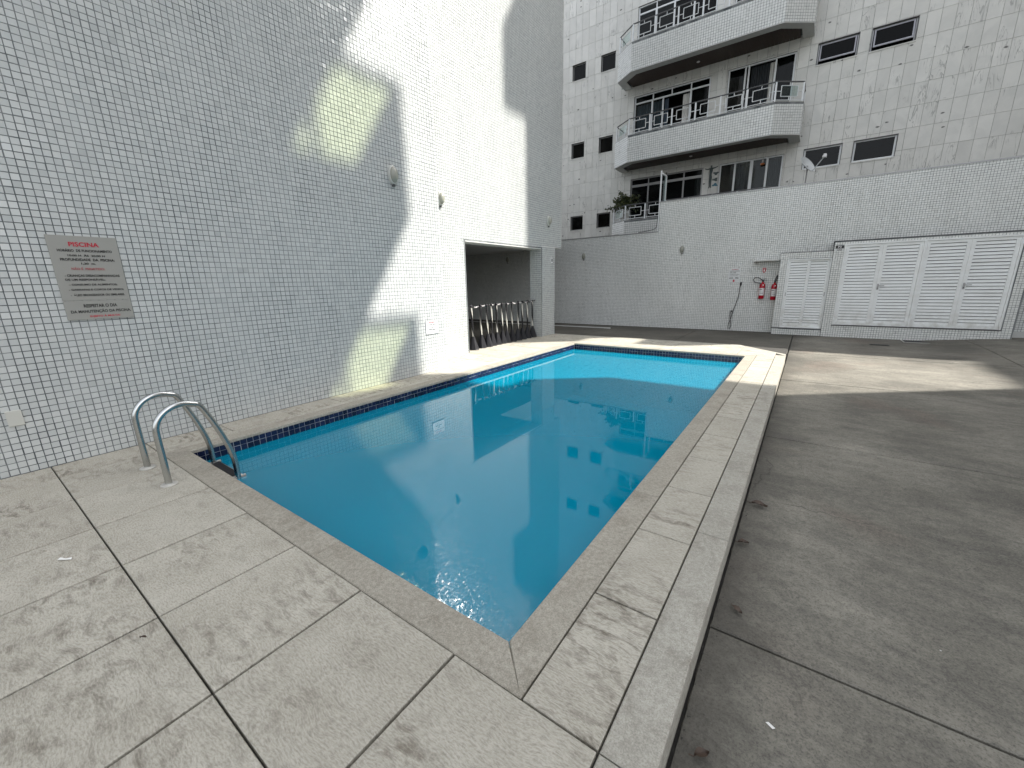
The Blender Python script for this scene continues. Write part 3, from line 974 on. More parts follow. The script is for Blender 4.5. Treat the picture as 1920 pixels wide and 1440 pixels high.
# small canopy slab over the extinguishers
q = MB()
q.box(-1.34, -0.705, BY - 0.30, BY, 1.845, 1.875)
q.box(-1.34, -1.30, BY - 0.06, BY, 1.79, 1.845)
q.build('canopy_slab', 'white_plaster', BW)
q = MB()
q.box(3.74, 12.0, BY - 0.10, BY + 0.002, -0.13, 0.12)
q.build('plinth', 'white_plaster', BW)
# pale stripe of a gutter step on the ground in front of the wall
q = MB()
q.box(-16.0, -5.2, 12.86, 12.94, GZ - 0.02, GZ + 0.02)
tag(q.build('gutter_step', 'white_plaster'), 'narrow pale step edge on the ground along the back wall', 'step')

# ------------------------------------------------------------------ louvred doors
def louvre_leaf(root, x0, x1, z0, z1, yf, n, fr=0.055):
    d = 0.035
    q = MB()
    q.box(x0, x0 + fr, yf, yf + d, z0, z1)
    q.box(x1 - fr, x1, yf, yf + d, z0, z1)
    q.box(x0 + fr, x1 - fr, yf + 0.001, yf + d, z0, z0 + fr)
    q.box(x0 + fr, x1 - fr, yf + 0.001, yf + d, z1 - fr, z1)
    lf = q.build('door_leaf', 'louvre', root)
    a, b = z0 + fr, z1 - fr
    p_ = (b - a) / n
    hx = (x1 - x0) / 2 - fr - 0.001
    key = ('slat', round(hx, 4), round(p_, 4))
    if key not in _tiles:
        m = MB()
        # an inclined blade: lower edge forward
        prof = [(0.003, -p_ * 0.47), (0.007, -p_ * 0.49), (0.030, p_ * 0.33), (0.026, p_ * 0.36)]
        vs_ = [(-hx, y_, z) for y_, z in prof] + [(hx, y_, z) for y_, z in prof]
        m.add(vs_, [(0, 1, 2, 3), (7, 6, 5, 4), (0, 4, 5, 1), (1, 5, 6, 2), (2, 6, 7, 3), (3, 7, 4, 0)])
        me = bpy.data.meshes.new('slat')
        me.from_pydata(m.v, [], m.f)
        me.materials.append(MT['louvre'])
        bm = bmesh.new(); bm.from_mesh(me); bmesh.ops.recalc_face_normals(bm, faces=bm.faces); bm.to_mesh(me); bm.free()
        _tiles[key] = me
    for k in range(n):
        o = link('slat', _tiles[key], lf)
        o.location = ((x0 + x1) / 2, yf + RNG.uniform(-0.001, 0.001), a + (k + 0.5) * p_)
        o.rotation_euler = (RNG.uniform(-0.03, 0.03), 0, 0)
    return lf


def hinge(lf, x, z, yf):
    q = MB()
    q.lathe([(0.011, -0.06), (0.011, 0.06)], (x, yf - 0.008, z), 8)
    q.box(x - 0.022, x + 0.022, yf - 0.005, yf - 0.001, z - 0.045, z + 0.045)
    q.build('hinge', 'louvre', lf)


D1 = thing('sliding_louvre_door', 'narrow white two leaf louvred cabinet door beside the extinguishers', 'door')
q = MB()
q.box(-0.545, -0.515, B1 - 0.006, B1 + 0.09, 0.061, 1.86)
q.box(0.372, 0.400, B1 - 0.006, B1 + 0.09, 0.061, 1.86)
q.box(-0.515, 0.372, B1 - 0.005, B1 + 0.09, 1.832, 1.86)
q.box(-0.515, 0.372, B1 - 0.005, B1 + 0.09, 0.061, 0.082)
q.build('frame', 'louvre', D1)
for (a, b, yf) in ((-0.513, -0.045, B1 + 0.02), (-0.075, 0.370, B1 + 0.057)):
    lf = louvre_leaf(D1, a, b, 0.083, 1.830, yf, 24, 0.05)
    xx = a + 0.02 if a < -0.3 else b - 0.02
    q = MB()
    q.box(xx - 0.008, xx + 0.008, yf - 0.006, yf, 0.90, 1.0)
    q.build('handle', 'alu_grey', lf)
D2 = thing('double_louvre_doors', 'wide white cabinet with four louvred door leaves and lever handles', 'door')
q = MB()
q.box(0.607, 0.64, B2 - 0.008, B2 + 0.09, 0.184, 2.172)
q.box(3.50, 3.533, B2 - 0.008, B2 + 0.09, 0.184, 2.172)
q.box(2.035, 2.075, B2 - 0.008, B2 + 0.09, 0.184, 2.14)
q.box(0.64, 3.50, B2 - 0.007, B2 + 0.09, 2.14, 2.172)
q.build('frame', 'louvre', D2)
XL = [0.642, 1.335, 1.338, 2.032, 2.078, 2.785, 2.788, 3.498]
for k in range(4):
    a, b = XL[2 * k], XL[2 * k + 1]
    lf = louvre_leaf(D2, a, b, 0.188, 2.138, B2 + 0.016, 25, 0.065)
    hx_ = a if k % 2 == 0 else b
    for z in (0.34, 2.02):
        hinge(lf, hx_, z, B2 + 0.016)
    if k % 2 == 1:
        q = MB()
        q.lathe([(0.009, -0.05), (0.009, 0.0)], (a + 0.03, B2 + 0.016, 1.155), 8, 'y')
        q.box(a + 0.02, a + 0.14, B2 - 0.042, B2 - 0.026, 1.147, 1.165)
        q.box(a + 0.012, a + 0.048, B2 + 0.010, B2 + 0.015, 1.06, 1.20)
        q.build('handle', 'alu_grey', lf)
        q = MB()
        q.lathe([(0.010, -0.004), (0.010, 0.0)], (a + 0.03, B2 + 0.0095, 1.095), 10, 'y')
        q.build('keyhole', 'black', lf)

# ================================================================== TALL MARBLE BUILDING
AB = thing('apartment_building', 'tall apartment building clad in grey veined marble with tiled balconies', 'building')
FX0, FX1, FZ1 = -16.0, 6.2, 14.2
PW, PH_, PX, PZ = 0.2935, 0.576, 0.29, 6.16
HOLES = []
for dz in (2.97, 0.0, -2.97):
    HOLES.append((-9.235, -8.635, 6.64 + dz, 7.24 + dz))
    HOLES.append((-7.955, -7.35, 6.63 + dz, 7.24 + dz))
HOLES += [(-0.672, 0.305, 7.85, 8.43), (0.61, 1.583, 7.845, 8.43), (-0.672, 0.305, 4.86, 5.462), (0.606, 1.60, 4.865, 5.464)]
DOORH = []
for dz in (2.97, 0.0, -2.97):
    DOORH.append((-6.50, -3.74, 5.90 + dz, 8.39 + dz))
    DOORH.append((-3.19, -1.23, 5.90 + dz, 8.41 + dz))
ALLH = HOLES + DOORH
q = MB()
rects = [(FX0, FX1, -0.2, FZ1)]
for h_ in ALLH:
    rects = rect_sub(rects, h_)
for (a, b, c_, d) in rects:
    q.box(a, b, FY + 0.012, FY + 0.22, c_, d)
q.box(FX0, FX1, FY + 1.6, FY + 1.8, -0.2, FZ1)
q.box(FX1 - 0.2, FX1, FY + 0.22, FY + 8, -0.2, FZ1)
q.box(FX0, FX1, FY + 0.221, FY + 8, FZ1 - 0.3, FZ1 - 0.01)
q.build('wall', 'marble_joint', AB)
q = MB()
for z in (5.55, 8.52, 2.58, 11.5):
    q.box(FX0, FX1 - 0.21, FY + 0.222, FY + 1.59, z, z + 0.25)
for x in (-10.2, -7.15, -3.46, -1.0, 0.455, 2.6):
    for (za, zb_) in ((2.84, 5.54), (5.81, 8.51), (8.78, 11.49)):
        q.box(x - 0.04, x + 0.04, FY + 0.223, FY + 1.499, za, zb_)
q.box(FX0 + 0.1, FX1 - 0.25, FY + 1.5, FY + 1.58, 2.84, 5.54)
q.box(FX0 + 0.1, FX1 - 0.25, FY + 1.5, FY + 1.58, 5.81, 8.51)
q.box(FX0 + 0.1, FX1 - 0.25, FY + 1.5, FY + 1.58, 8.78, 11.49)
q.build('room_divider', 'dark', AB)
# marble panels, pieces proud of the dark joints
pan = []
i0, i1 = int((FX0 - PX) / PW) - 1, int((FX1 - PX) / PW) + 1
for i in range(i0, i1):
    for j in range(-11, 19):
        x0, z0 = PX + i * PW, PZ + j * PH_
        rs = [(max(x0 + 0.0026, FX0), min(x0 + PW - 0.0026, FX1), z0 + 0.0026, z0 + PH_ - 0.0026)]
        if rs[0][1] - rs[0][0] < 0.03:
            continue
        for h_ in ALLH:
            rs = rect_sub(rs, (h_[0] - 0.004, h_[1] + 0.004, h_[2] - 0.004, h_[3] + 0.004))
        pan += rs
def inview(p_):
    x, z = (p_[0] + p_[1]) / 2, (p_[2] + p_[3]) / 2
    lim = 1.39 + (3.77 - 1.39) * FY / BY
    if z < (lim if x > -5.2 else 1.39 + 1.51 * FY / BY) or x < -9.4 or x > 4.1 or z > 11.4:
        return 99
    full = 0 if (p_[1] - p_[0] > 0.25 and p_[3] - p_[2] > 0.5) else 40
    if -7 < x < -0.8 and full == 0 and not (8.4 < z < 8.7 or 5.5 < z < 5.75):
        full += 3
    return full + math.hypot(x, FY, ) * 0.5 + z * 0.02
pan.sort(key=inview)
q = MB()
for n_, (a, b, c_, d) in enumerate(pan):
    yo = RNG.uniform(-0.001, 0.001)
    if n_ < 300:
        hx, hz = (b - a) / 2, (d - c_) / 2
        key = ('panel', round(hx, 3), round(hz, 3))
        if key not in _tiles:
            m = MB()
            c2 = 0.002
            m.add([(-hx, 0.014, -hz), (hx, 0.014, -hz), (hx, 0.014, hz), (-hx, 0.014, hz), (-hx, c2, -hz), (hx, c2, -hz), (hx, c2, hz), (-hx, c2, hz),
                   (-hx + c2, 0, -hz + c2), (hx - c2, 0, -hz + c2), (hx - c2, 0, hz - c2), (-hx + c2, 0, hz - c2)],
                  [(8, 9, 10, 11)] + [(4 + i, 4 + (i + 1) % 4, 8 + (i + 1) % 4, 8 + i) for i in range(4)] + [(i, (i + 1) % 4, 4 + (i + 1) % 4, 4 + i) for i in range(4)])
            me = bpy.data.meshes.new('marble_panel')
            me.from_pydata(m.v, [], m.f)
            me.materials.append(MT['marble'])
            _tiles[key] = me
        o = link('marble_panel', _tiles[key], AB)
        o.location = ((a + b) / 2, FY + yo, (c_ + d) / 2)
    else:
        c2 = 0.002
        y_ = FY + yo
        q.add([(a, y_ + 0.014, c_), (b, y_ + 0.014, c_), (b, y_ + 0.014, d), (a, y_ + 0.014, d),
               (a + c2, y_, c_ + c2), (b - c2, y_, c_ + c2), (b - c2, y_, d - c2), (a + c2, y_, d - c2)],
              [(4, 5, 6, 7), (0, 1, 5, 4), (1, 2, 6, 5), (2, 3, 7, 6), (3, 0, 4, 7)])
q.build('marble_panels', 'marble', AB, kind='stuff', fix=False)


def curtain(parent, x0, x1, z0, z1, y_, mat, folds):
    vs_, fs = [], []
    n = folds * 6
    for k in range(n + 1):
        x = x0 + (x1 - x0) * k / n
        yy = y_ + 0.03 * math.sin(k / 6 * 2 * math.pi) + RNG.uniform(-0.006, 0.006)
        vs_ += [(x, yy, z0), (x, yy, z1)]
    for k in range(n):
        fs.append((2 * k, 2 * k + 2, 2 * k + 3, 2 * k + 1))
    q = MB()
    q.add(vs_, fs)
    q.build('curtain', mat, parent, fix=False)


def window(x0, x1, z0, z1, mull=(), transom=None, tmull=None, fw=0.05, mat='alu', panes=None, rec=0.045, curt=(), tw=0.05, name='window'):
    y0 = FY + rec
    q = MB()
    d = 0.05
    q.box(x0, x0 + fw, y0, y0 + d, z0, z1)
    q.box(x1 - fw, x1, y0, y0 + d, z0, z1)
    q.box(x0 + fw, x1 - fw, y0, y0 + d, z0, z0 + fw)
    q.box(x0 + fw, x1 - fw, y0, y0 + d, z1 - fw * 0.8, z1)
    ztop = z1 - fw * 0.8
    if transom:
        q.box(x0 + fw, x1 - fw, y0 + 0.001, y0 + d, transom, transom + tw)
        ztop = transom
        for x in (tmull or []):
            q.box(x - 0.02, x + 0.02, y0 + 0.002, y0 + d, transom + tw, z1 - fw * 0.8)
    for x, w_ in mull:
        q.box(x - w_ / 2, x + w_ / 2, y0 - 0.008, y0 + d - 0.002, z0 + fw, ztop)
    wf = q.build(name, mat, AB)
    xs = [x0 + fw] + [x for x, _ in mull] + [x1 - fw]
    for k in range(len(xs) - 1):
        gm = 'glass' if panes is None else panes[k]
        if gm:
            q = MB()
            q.box(xs[k] + 0.001, xs[k + 1] - 0.001, y0 + 0.02, y0 + 0.026, z0 + fw, ztop - 0.001)
            q.build('pane', gm, wf)
    if transom:
        xt = [x0 + fw] + list(tmull or []) + [x1 - fw]
        for k in range(len(xt) - 1):
            q = MB()
            q.box(xt[k] + 0.021, xt[k + 1] - 0.021, y0 + 0.02, y0 + 0.026, transom + tw, z1 - fw * 0.8 - 0.001)
            q.build('pane', 'glass', wf)
    for (a, b, m, fl) in curt:
        curtain(wf, a, b, z0 + 0.05, ztop - 0.02, y0 + 0.14, m, fl)
    return wf


for dz in (2.97, 0.0, -2.97):
    for (a, b) in ((-9.235, -8.635), (-7.955, -7.35)):
        wf = window(a, b, 6.64 + dz, 7.24 + dz, fw=0.035, mat='alu_grey', panes=['glass_grey'], rec=0.08)
        q = MB()
        q.box(a - 0.02, b + 0.02, FY - 0.02, FY + 0.08, 6.605 + dz, 6.638 + dz)
        q.build('sill', 'marble', wf)
for (a, b, c_, d, tip) in ((-0.672, 0.305, 7.85, 8.43, True), (0.61, 1.583, 7.845, 8.43, True), (-0.672, 0.305, 4.86, 5.462, False), (0.606, 1.60, 4.865, 5.464, False)):
    wf = window(a, b, c_, d, fw=0.032 if tip else 0.045, mat='alu_grey' if tip else 'alu', panes=[None if tip else 'glass_grey'], rec=0.06)
    q = MB()
    q.box(a - 0.025, b + 0.025, FY - 0.02, FY + 0.06, c_ - 0.035, c_ - 0.002)
    q.build('sill', 'marble', wf)
    q = MB()
    q.box(a - 0.016, a - 0.001, FY - 0.012, FY + 0.06, c_, d)
    q.box(b + 0.001, b + 0.016, FY - 0.012, FY + 0.06, c_, d)
    q.box(a - 0.016, b + 0.016, FY - 0.012, FY + 0.06, d + 0.001, d + 0.016)
    q.build('reveal', 'rail_dark', wf)
    if tip:
        # top hung sash tipped out at the bottom
        L_, th = d - c_ - 0.09, math.radians(14)
        q = MB()
        def P_(x, s_, o_):
            return (x, FY + 0.05 - math.sin(th) * s_ - o_ * math.cos(th), d - 0.045 - math.cos(th) * s_ + o_ * math.sin(th))
        def sbox(q, xa, xb, sa, sb, oa, ob):
            vs_ = [P_(x, s_, o_) for o_ in (oa, ob) for (x, s_) in ((xa, sa), (xb, sa), (xb, sb), (xa, sb))]
            q.add(vs_, [(0, 1, 2, 3), (7, 6, 5, 4), (0, 4, 5, 1), (1, 5, 6, 2), (2, 6, 7, 3), (3, 7, 4, 0)])
        xa, xb = a + 0.05, b - 0.05
        sbox(q, xa, xa + 0.035, 0, L_, 0, 0.03)
        sbox(q, xb - 0.035, xb, 0, L_, 0, 0.03)
        sbox(q, xa + 0.035, xb - 0.035, 0, 0.03, 0.001, 0.03)
        sbox(q, xa + 0.035, xb - 0.035, L_ - 0.04, L_, 0.001, 0.03)
        sf = q.build('sash', 'alu_mid', wf)
        q = MB()
        sbox(q, xa + 0.036, xb - 0.036, 0.031, L_ - 0.041, 0.01, 0.016)
        q.build('pane', 'glass_grey', wf)

for n_, dz in enumerate((2.97, 0.0, -2.97)):
    z0, z1 = 5.905 + dz, 8.39 + dz
    if n_ == 0:
        window(-6.50, -3.74, z0, z1, mull=[(-5.83, 0.07), (-5.18, 0.06), (-4.5, 0.06)], transom=8.12 + dz, tmull=[-5.83, -5.18, -4.5],
               panes=['glass', 'glass', 'glass_grey', 'glass_grey'], curt=[(-5.15, -4.5, 'curtain_dark', 5)])
        window(-3.19, -1.23, z0, z1 + 0.02, mull=[(-2.62, 0.07), (-1.84, 0.07)], panes=['glass_grey', 'glass', 'glass_grey'], curt=[(-2.5, -1.9, 'curtain_dark', 6)])
    elif n_ == 1:
        window(-6.50, -3.74, z0, z1, mull=[(-5.80, 0.06), (-5.39, 0.055), (-4.40, 0.07)], transom=8.12 + dz, tmull=[-5.78, -5.08, -4.40],
               panes=['glass', 'glass', None, 'glass_grey'],
               curt=[(-6.44, -5.45, 'curtain_blue', 9), (-5.36, -5.22, 'curtain_blue', 2), (-4.70, -4.42, 'curtain_white', 4), (-4.34, -3.86, 'curtain_grey', 1)])
        window(-3.19, -1.23, z0, z1 + 0.02, mull=[(-2.66, 0.05), (-2.56, 0.05), (-1.78, 0.05)], panes=['glass_grey', None, None, 'glass_grey'],
               curt=[(-2.50, -1.95, 'curtain_dark', 7), (-1.95, -1.76, 'curtain_white', 4), (-3.13, -2.70, 'curtain_grey', 1), (-1.7, -1.35, 'curtain_grey', 1)])
    else:
        window(-6.50, -3.74, z0, z1, mull=[(-5.78, 0.05), (-5.12, 0.10), (-4.43, 0.05)], transom=8.08 + dz, tmull=[-5.78, -5.12, -4.43],
               panes=['glass', 'glass', 'glass', 'glass'], mat='alu_grey', curt=[(-4.05, -3.82, 'curtain_dark', 4)], tw=0.09)
        wf = window(-3.19, -1.23, z0, z1 + 0.02, mull=[(-2.69, 0.06), (-2.17, 0.10), (-1.70, 0.06)], panes=['glass_grey', 'glass', 'glass', 'glass'],
                    curt=[(-3.13, -2.72, 'curtain_grey', 1), (-2.6, -2.35, 'curtain_dark', 3), (-1.66, -1.30, 'curtain_dark', 6)])
ORN = thing('hanging_bird_feeder', 'small orange and white ornament hanging in the ground floor window', 'ornament', (0, 0, 0))
q = MB()
q.lathe([(0.004, 0.0), (0.03, -0.01), (0.02, -0.06), (0.03, -0.09), (0.01, -0.10)], (-1.83, FY - 0.03, 5.36), 10)
q.build('body', 'label_white', ORN)
q = MB()
q.lathe([(0.03, 0.0), (0.075, -0.02), (0.06, -0.06), (0.02, -0.07)], (-1.83, FY - 0.03, 5.255), 12)
q.build('tray', 'orange', ORN)
q = MB()
q.tube([(-1.83, FY - 0.03, 5.36), (-1.83, FY - 0.02, 5.45)], 0.003, 5)
q.build('cord', 'black', ORN)

# balconies
OUT = [(-6.90, FY), (-6.89, 16.87), (-6.19, 16.33), (-1.55, 16.30), (-0.83, 16.85), (-0.82, FY)]
def inset(poly, d):
    cx, cy = -3.86, 17.9
    res = []
    n = len(poly)
    for i in range(n):
        p0, p1, p2 = Vector(poly[i - 1]), Vector(poly[i]), Vector(poly[(i + 1) % n])
        if i == 0:
            res.append((p1.x + d, p1.y)); continue
        if i == n - 1:
            res.append((p1.x - d, p1.y)); continue
        a = (p1 - p0).normalized(); b = (p2 - p1).normalized()
        na, nb = Vector((-a.y, a.x)), Vector((-b.y, b.x))
        bis = (na + nb).normalized()
        k = d / max(0.3, bis.dot(na))
        res.append((p1.x + bis.x * k, p1.y + bis.y * k))
    return res
IN1 = inset(OUT, 0.12)
IN2 = inset(OUT, 0.30)


def ring(q, A, B_, z0, z1):
    n = len(A)
    for i in range(n - 1):
        a0, a1, b0, b1 = A[i], A[i + 1], B_[i], B_[i + 1]
        vs_ = [(*a0, z0), (*a1, z0), (*b1, z0), (*b0, z0), (*a0, z1), (*a1, z1), (*b1, z1), (*b0, z1)]
        q.add(vs_, [(0, 3, 2, 1), (4, 5, 6, 7), (0, 1, 5, 4), (2, 3, 7, 6)])
        if i == 0:
            q.add([vs_[k] for k in (0, 3, 7, 4)], [(0, 1, 2, 3)])
        if i == n - 2:
            q.add([vs_[k] for k in (1, 2, 6, 5)], [(0, 1, 2, 3)])


for n_, dz in enumerate((2.97, 0.0, -2.97)):
    zb, zt = 5.745 + dz, 6.65 + dz
    q = MB()
    OUTm = inset(OUT, 0.004)
    ring(q, OUTm, IN1, zb + 0.002, zt - 0.012)
    q.prism(IN1, zb + 0.10, zb + 0.20)
    bal = q.build('balcony', 'grout', AB)
    q = MB()
    ring(q, inset(OUT, -0.004), inset(OUT, 0.13), zt - 0.011, zt)
    q.build('parapet_cap', 'white_plaster', bal)
    # rim beam and plank soffit under the slab
    q = MB()
    ring(q, inset(OUT, 0.002), IN2, zb - 0.02, zb + 0.001)
    q.build('rim', 'white_plaster', bal)
    q = MB()
    x = IN2[1][0] + 0.02
    while x < IN2[-1][0] - 0.1:
        xe = x + 0.094
        def yfront(xx):
            for i in range(1, len(IN2) - 2):
                if IN2[i][0] <= xx <= IN2[i + 1][0]:
                    f_ = (xx - IN2[i][0]) / (IN2[i + 1][0] - IN2[i][0])
                    return IN2[i][1] + f_ * (IN2[i + 1][1] - IN2[i][1])
            return IN2[1][1]
        y0 = max(yfront(x), yfront(xe))
        q.box(x, xe, y0, FY - 0.005, zb + 0.03, zb + 0.05 + RNG.uniform(-0.002, 0.002))
        x += 0.1
    q.build('soffit_planks', 'soffit', bal, kind='stuff')
    q = MB()
    q.lathe([(0.05, 0.0), (0.055, -0.02), (0.03, -0.035)], (-4.1, 17.2, zb + 0.03), 12)
    q.build('ceiling_lamp', 'label_white', bal)
    # mosaic on the five faces
    for i in range(len(OUT) - 1):
        a, b = Vector(OUT[i]), Vector(OUT[i + 1])
        u = (b - a).normalized()
        nrm = Vector((u.y, -u.x))
        nu = max(1, int(round((b - a).length / 0.075)))
        pit = (b - a).length / nu
        oi = a - nrm * 0.004
        tile_field('mosaic_tiles', bal, (oi.x, oi.y, zb + 0.004), (u.x, u.y, 0), (0, 0, 1), (nrm.x, nrm.y, 0), nu, int(0.885 / pit), pit, 0.008, 0.004, 'glaze_bounce_lit')
    # railing: posts, dark handrail, bottom rail and a square figure in each bay
    RP = inset(OUT, 0.05)
    pts = []
    for i in range(len(RP) - 1):
        a, b = Vector(RP[i]), Vector(RP[i + 1])
        m = max(1, int(round((b - a).length / 0.77)))
        for k in range(m):
            pts.append((a + (b - a) * k / m, i in (1, 3)))
    pts.append((Vector(RP[-1]), False))
    q = MB()
    hr = [(p_.x, p_.y, zt + 0.545) for p_, _ in pts]
    for a, b in zip(hr[:-1], hr[1:]):
        q.tube([a, b], 0.020, 6)
    q.build('handrail', 'rail_dark', bal)
    q = MB()
    for a, b in zip(pts[:-1], pts[1:]):
        q.tube([(a[0].x, a[0].y, zt + 0.05), (b[0].x, b[0].y, zt + 0.05)], 0.012, 4)
    q.build('bottom_rail', 'alu', bal)
    for p_, _ in pts:
        q = MB()
        q.box(p_.x - 0.022, p_.x + 0.022, p_.y - 0.022, p_.y + 0.022, zt, zt + 0.53)
        q.build('railing_post', 'alu', bal)
    for (a, _), (b, g_) in zip(pts[:-1], pts[1:]):
        d = b - a
        def R3(f_, z):
            return (a.x + d.x * f_, a.y + d.y * f_, zt + z)
        q = MB()
        c4 = [R3(0.2, 0.15), R3(0.8, 0.15), R3(0.8, 0.44), R3(0.2, 0.44)]
        for k in range(4):
            q.tube([c4[k], c4[(k + 1) % 4]], 0.012, 4)
        q.tube([R3(0.03, 0.29), R3(0.2, 0.29)], 0.011, 4)
        q.tube([R3(0.8, 0.29), R3(0.97, 0.29)], 0.011, 4)
        q.tube([R3(0.5, 0.06), R3(0.5, 0.15)], 0.011, 4)
        q.tube([R3(0.5, 0.44), R3(0.5, 0.53)], 0.011, 4)
        q.build('railing_panel', 'alu', bal)
    for i in (1, 3):
        a, b = Vector(RP[i]), Vector(RP[i + 1])
        d = b - a
        nn = Vector((d.y, -d.x)).normalized() * 0.004
        q = MB()
        vs_ = []
        for sgn in (-1, 1):
            for (f_, z) in ((0.2, 0.155), (0.8, 0.155), (0.8, 0.435), (0.2, 0.435)):
                vs_.append((a.x + d.x * f_ + nn.x * sgn, a.y + d.y * f_ + nn.y * sgn, zt + z))
        if i == 1 or i == 3:
            q.add(vs_, [(0, 1, 2, 3), (7, 6, 5, 4), (0, 4, 5, 1), (1, 5, 6, 2), (2, 6, 7, 3), (3, 7, 4, 0)])
            q.build('glass_panel', 'glass_clear', bal)

# terrace floor behind the boundary wall
q = MB()
q.box(-16.0, 12.0, BY + 0.26, FY + 0.01, 2.45, 2.6)
q.build('terrace', 'concrete', kind='structure')

# ================================================================== OBJECTS
# --- glass screen at the step of the back wall
GS = thing('glass_screen', 'narrow white framed glass screen standing at the step of the back wall', 'screen')
q = MB()
q.box(-4.148, -4.112, BY + 0.02, BY + 0.06, 2.90, 4.66)
q.box(-4.150, -4.11, BY + 0.55, BY + 0.59, 3.77, 4.60)
q.box(-4.150, -4.11, BY + 0.061, BY + 0.549, 4.58, 4.62)
q.build('frame', 'alu', GS)
q = MB()
q.box(-4.134, -4.126, BY + 0.072, BY + 0.548, 3.77, 4.579)
q.build('pane', 'glass_clear', GS)
CB = MB()
CB.tube([(-4.16, BY - 0.005, 3.35), (-4.165, BY - 0.01, 3.1), (-4.2, BY - 0.01, 2.99), (-4.35, BY - 0.01, 2.945), (-4.6, BY - 0.005, 2.92), (-4.75, BY, 2.915)], 0.009, 6)
tag(CB.build('cable', 'black', smooth=True), 'thin black cable curving down beside the white glass screen', 'cable')

# --- satellite dish
SD = thing('satellite_dish', 'pale grey satellite dish on a pole above the boundary wall', 'satellite dish')
c0 = Vector((-0.46, 15.5, 4.555))
nz = Vector((0.72, -0.42, 0.55)).normalized()
nx_ = nz.cross(Vector((0, 0, 1))).normalized()
ny_ = nz.cross(nx_).normalized()
q = MB()
prof = []
vs_, fs = [], []
NR_, NS = 6, 28
for side in (0, 1):
    for i in range(NR_ + 1):
        rr_ = i / NR_
        for k in range(NS):
            t = 2 * math.pi * k / NS
            p_ = c0 + nx_ * math.cos(t) * rr_ * 0.245 + ny_ * math.sin(t) * rr_ * 0.27 + nz * (0.075 * rr_ * rr_ - 0.06 - 0.012 * side)
            vs_.append(tuple(p_))
M_ = (NR_ + 1) * NS
for side in (0, 1):
    for i in range(NR_):
        for k in range(NS):
            f_ = (side * M_ + i * NS + k, side * M_ + i * NS + (k + 1) % NS, side * M_ + (i + 1) * NS + (k + 1) % NS, side * M_ + (i + 1) * NS + k)
            fs.append(f_ if side == 0 else f_[::-1])
for k in range(NS):
    fs.append((NR_ * NS + k, NR_ * NS + (k + 1) % NS, M_ + NR_ * NS + (k + 1) % NS, M_ + NR_ * NS + k))
q.add(vs_, fs)
q.build('reflector', 'dish', SD, smooth=True, fix=False)
lnb = Vector((-0.09, 15.35, 4.665))
q = MB()
q.tube([c0 - ny_ * -0.26 + nz * 0.01 if (c0 + ny_ * 0.26).z < (c0 - ny_ * 0.26).z else c0 - ny_ * 0.26 + nz * 0.01, lnb], 0.011, 6)
q.build('feed_arm', 'dish', SD)
q = MB()
q.lathe([(0.028, -0.05), (0.034, -0.02), (0.034, 0.03), (0.045, 0.05)], tuple(lnb), 10, 'x')
q.box(lnb.x - 0.03, lnb.x + 0.04, lnb.y - 0.02, lnb.y + 0.02, lnb.z + 0.02, lnb.z + 0.07)
q.build('feed_horn', 'label_white', SD)
q = MB()
q.tube([(-0.46, 15.56, 2.6), (-0.46, 15.56, 4.45), (-0.47, 15.53, 4.52)], 0.018, 8)
q.build('pole', 'alu_grey', SD)

# --- wall figure and shapes by the ground floor window
OR = thing('wall_figure', 'dark metal figure with outstretched arms mounted on the marble wall', 'wall ornament')
yy = FY - 0.02
q = MB()
X0 = -3.46
q.tube([(X0, yy, 5.44), (X0, yy, 5.40)], [0.03, 0.034], 8)
q.tube([(X0, yy, 5.385), (X0, yy, 5.30), (X0 - 0.01, yy, 5.15), (X0 - 0.005, yy, 5.06)], [0.03, 0.055, 0.04, 0.045], 8)
q.tube([(X0, yy, 5.345), (X0 - 0.13, yy, 5.33), (X0 - 0.22, yy, 5.365)], [0.026, 0.018, 0.012], 6)
q.tube([(X0, yy, 5.345), (X0 + 0.13, yy, 5.35), (X0 + 0.22, yy, 5.39)], [0.026, 0.018, 0.012], 6)
q.tube([(X0 - 0.02, yy, 5.07), (X0 - 0.03, yy, 4.9), (X0 - 0.02, yy, 4.72), (X0 - 0.05, yy, 4.69)], [0.03, 0.022, 0.016, 0.012], 6)
q.tube([(X0 + 0.02, yy, 5.07), (X0 + 0.015, yy, 4.9), (X0 + 0.02, yy, 4.72), (X0 + 0.04, yy, 4.69)], [0.03, 0.022, 0.016, 0.012], 6)
q.build('figure', 'ornament', OR, smooth=True)
for (x, z, m) in ((-3.29, 5.16, 'ornament'), (-3.30, 4.95, 'ornament'), (-3.29, 4.77, 'ornament_blue')):
    q = MB()
    n = 14
    poly = []
    for k in range(n):
        t = 2 * math.pi * k / n
        r_ = 0.085 + 0.03 * math.cos(3 * t + z * 7)
        poly.append((x + r_ * math.cos(t), z + 0.6 * r_ * math.sin(t)))
    q.add([(a, FY - 0.004, b) for a, b in poly] + [(a, FY - 0.02, b) for a, b in poly],
          [tuple(range(n)), tuple(range(2 * n - 1, n - 1, -1))] + [(i, n + i, n + (i + 1) % n, (i + 1) % n) for i in range(n)])
    q.build('plaque', m, OR)

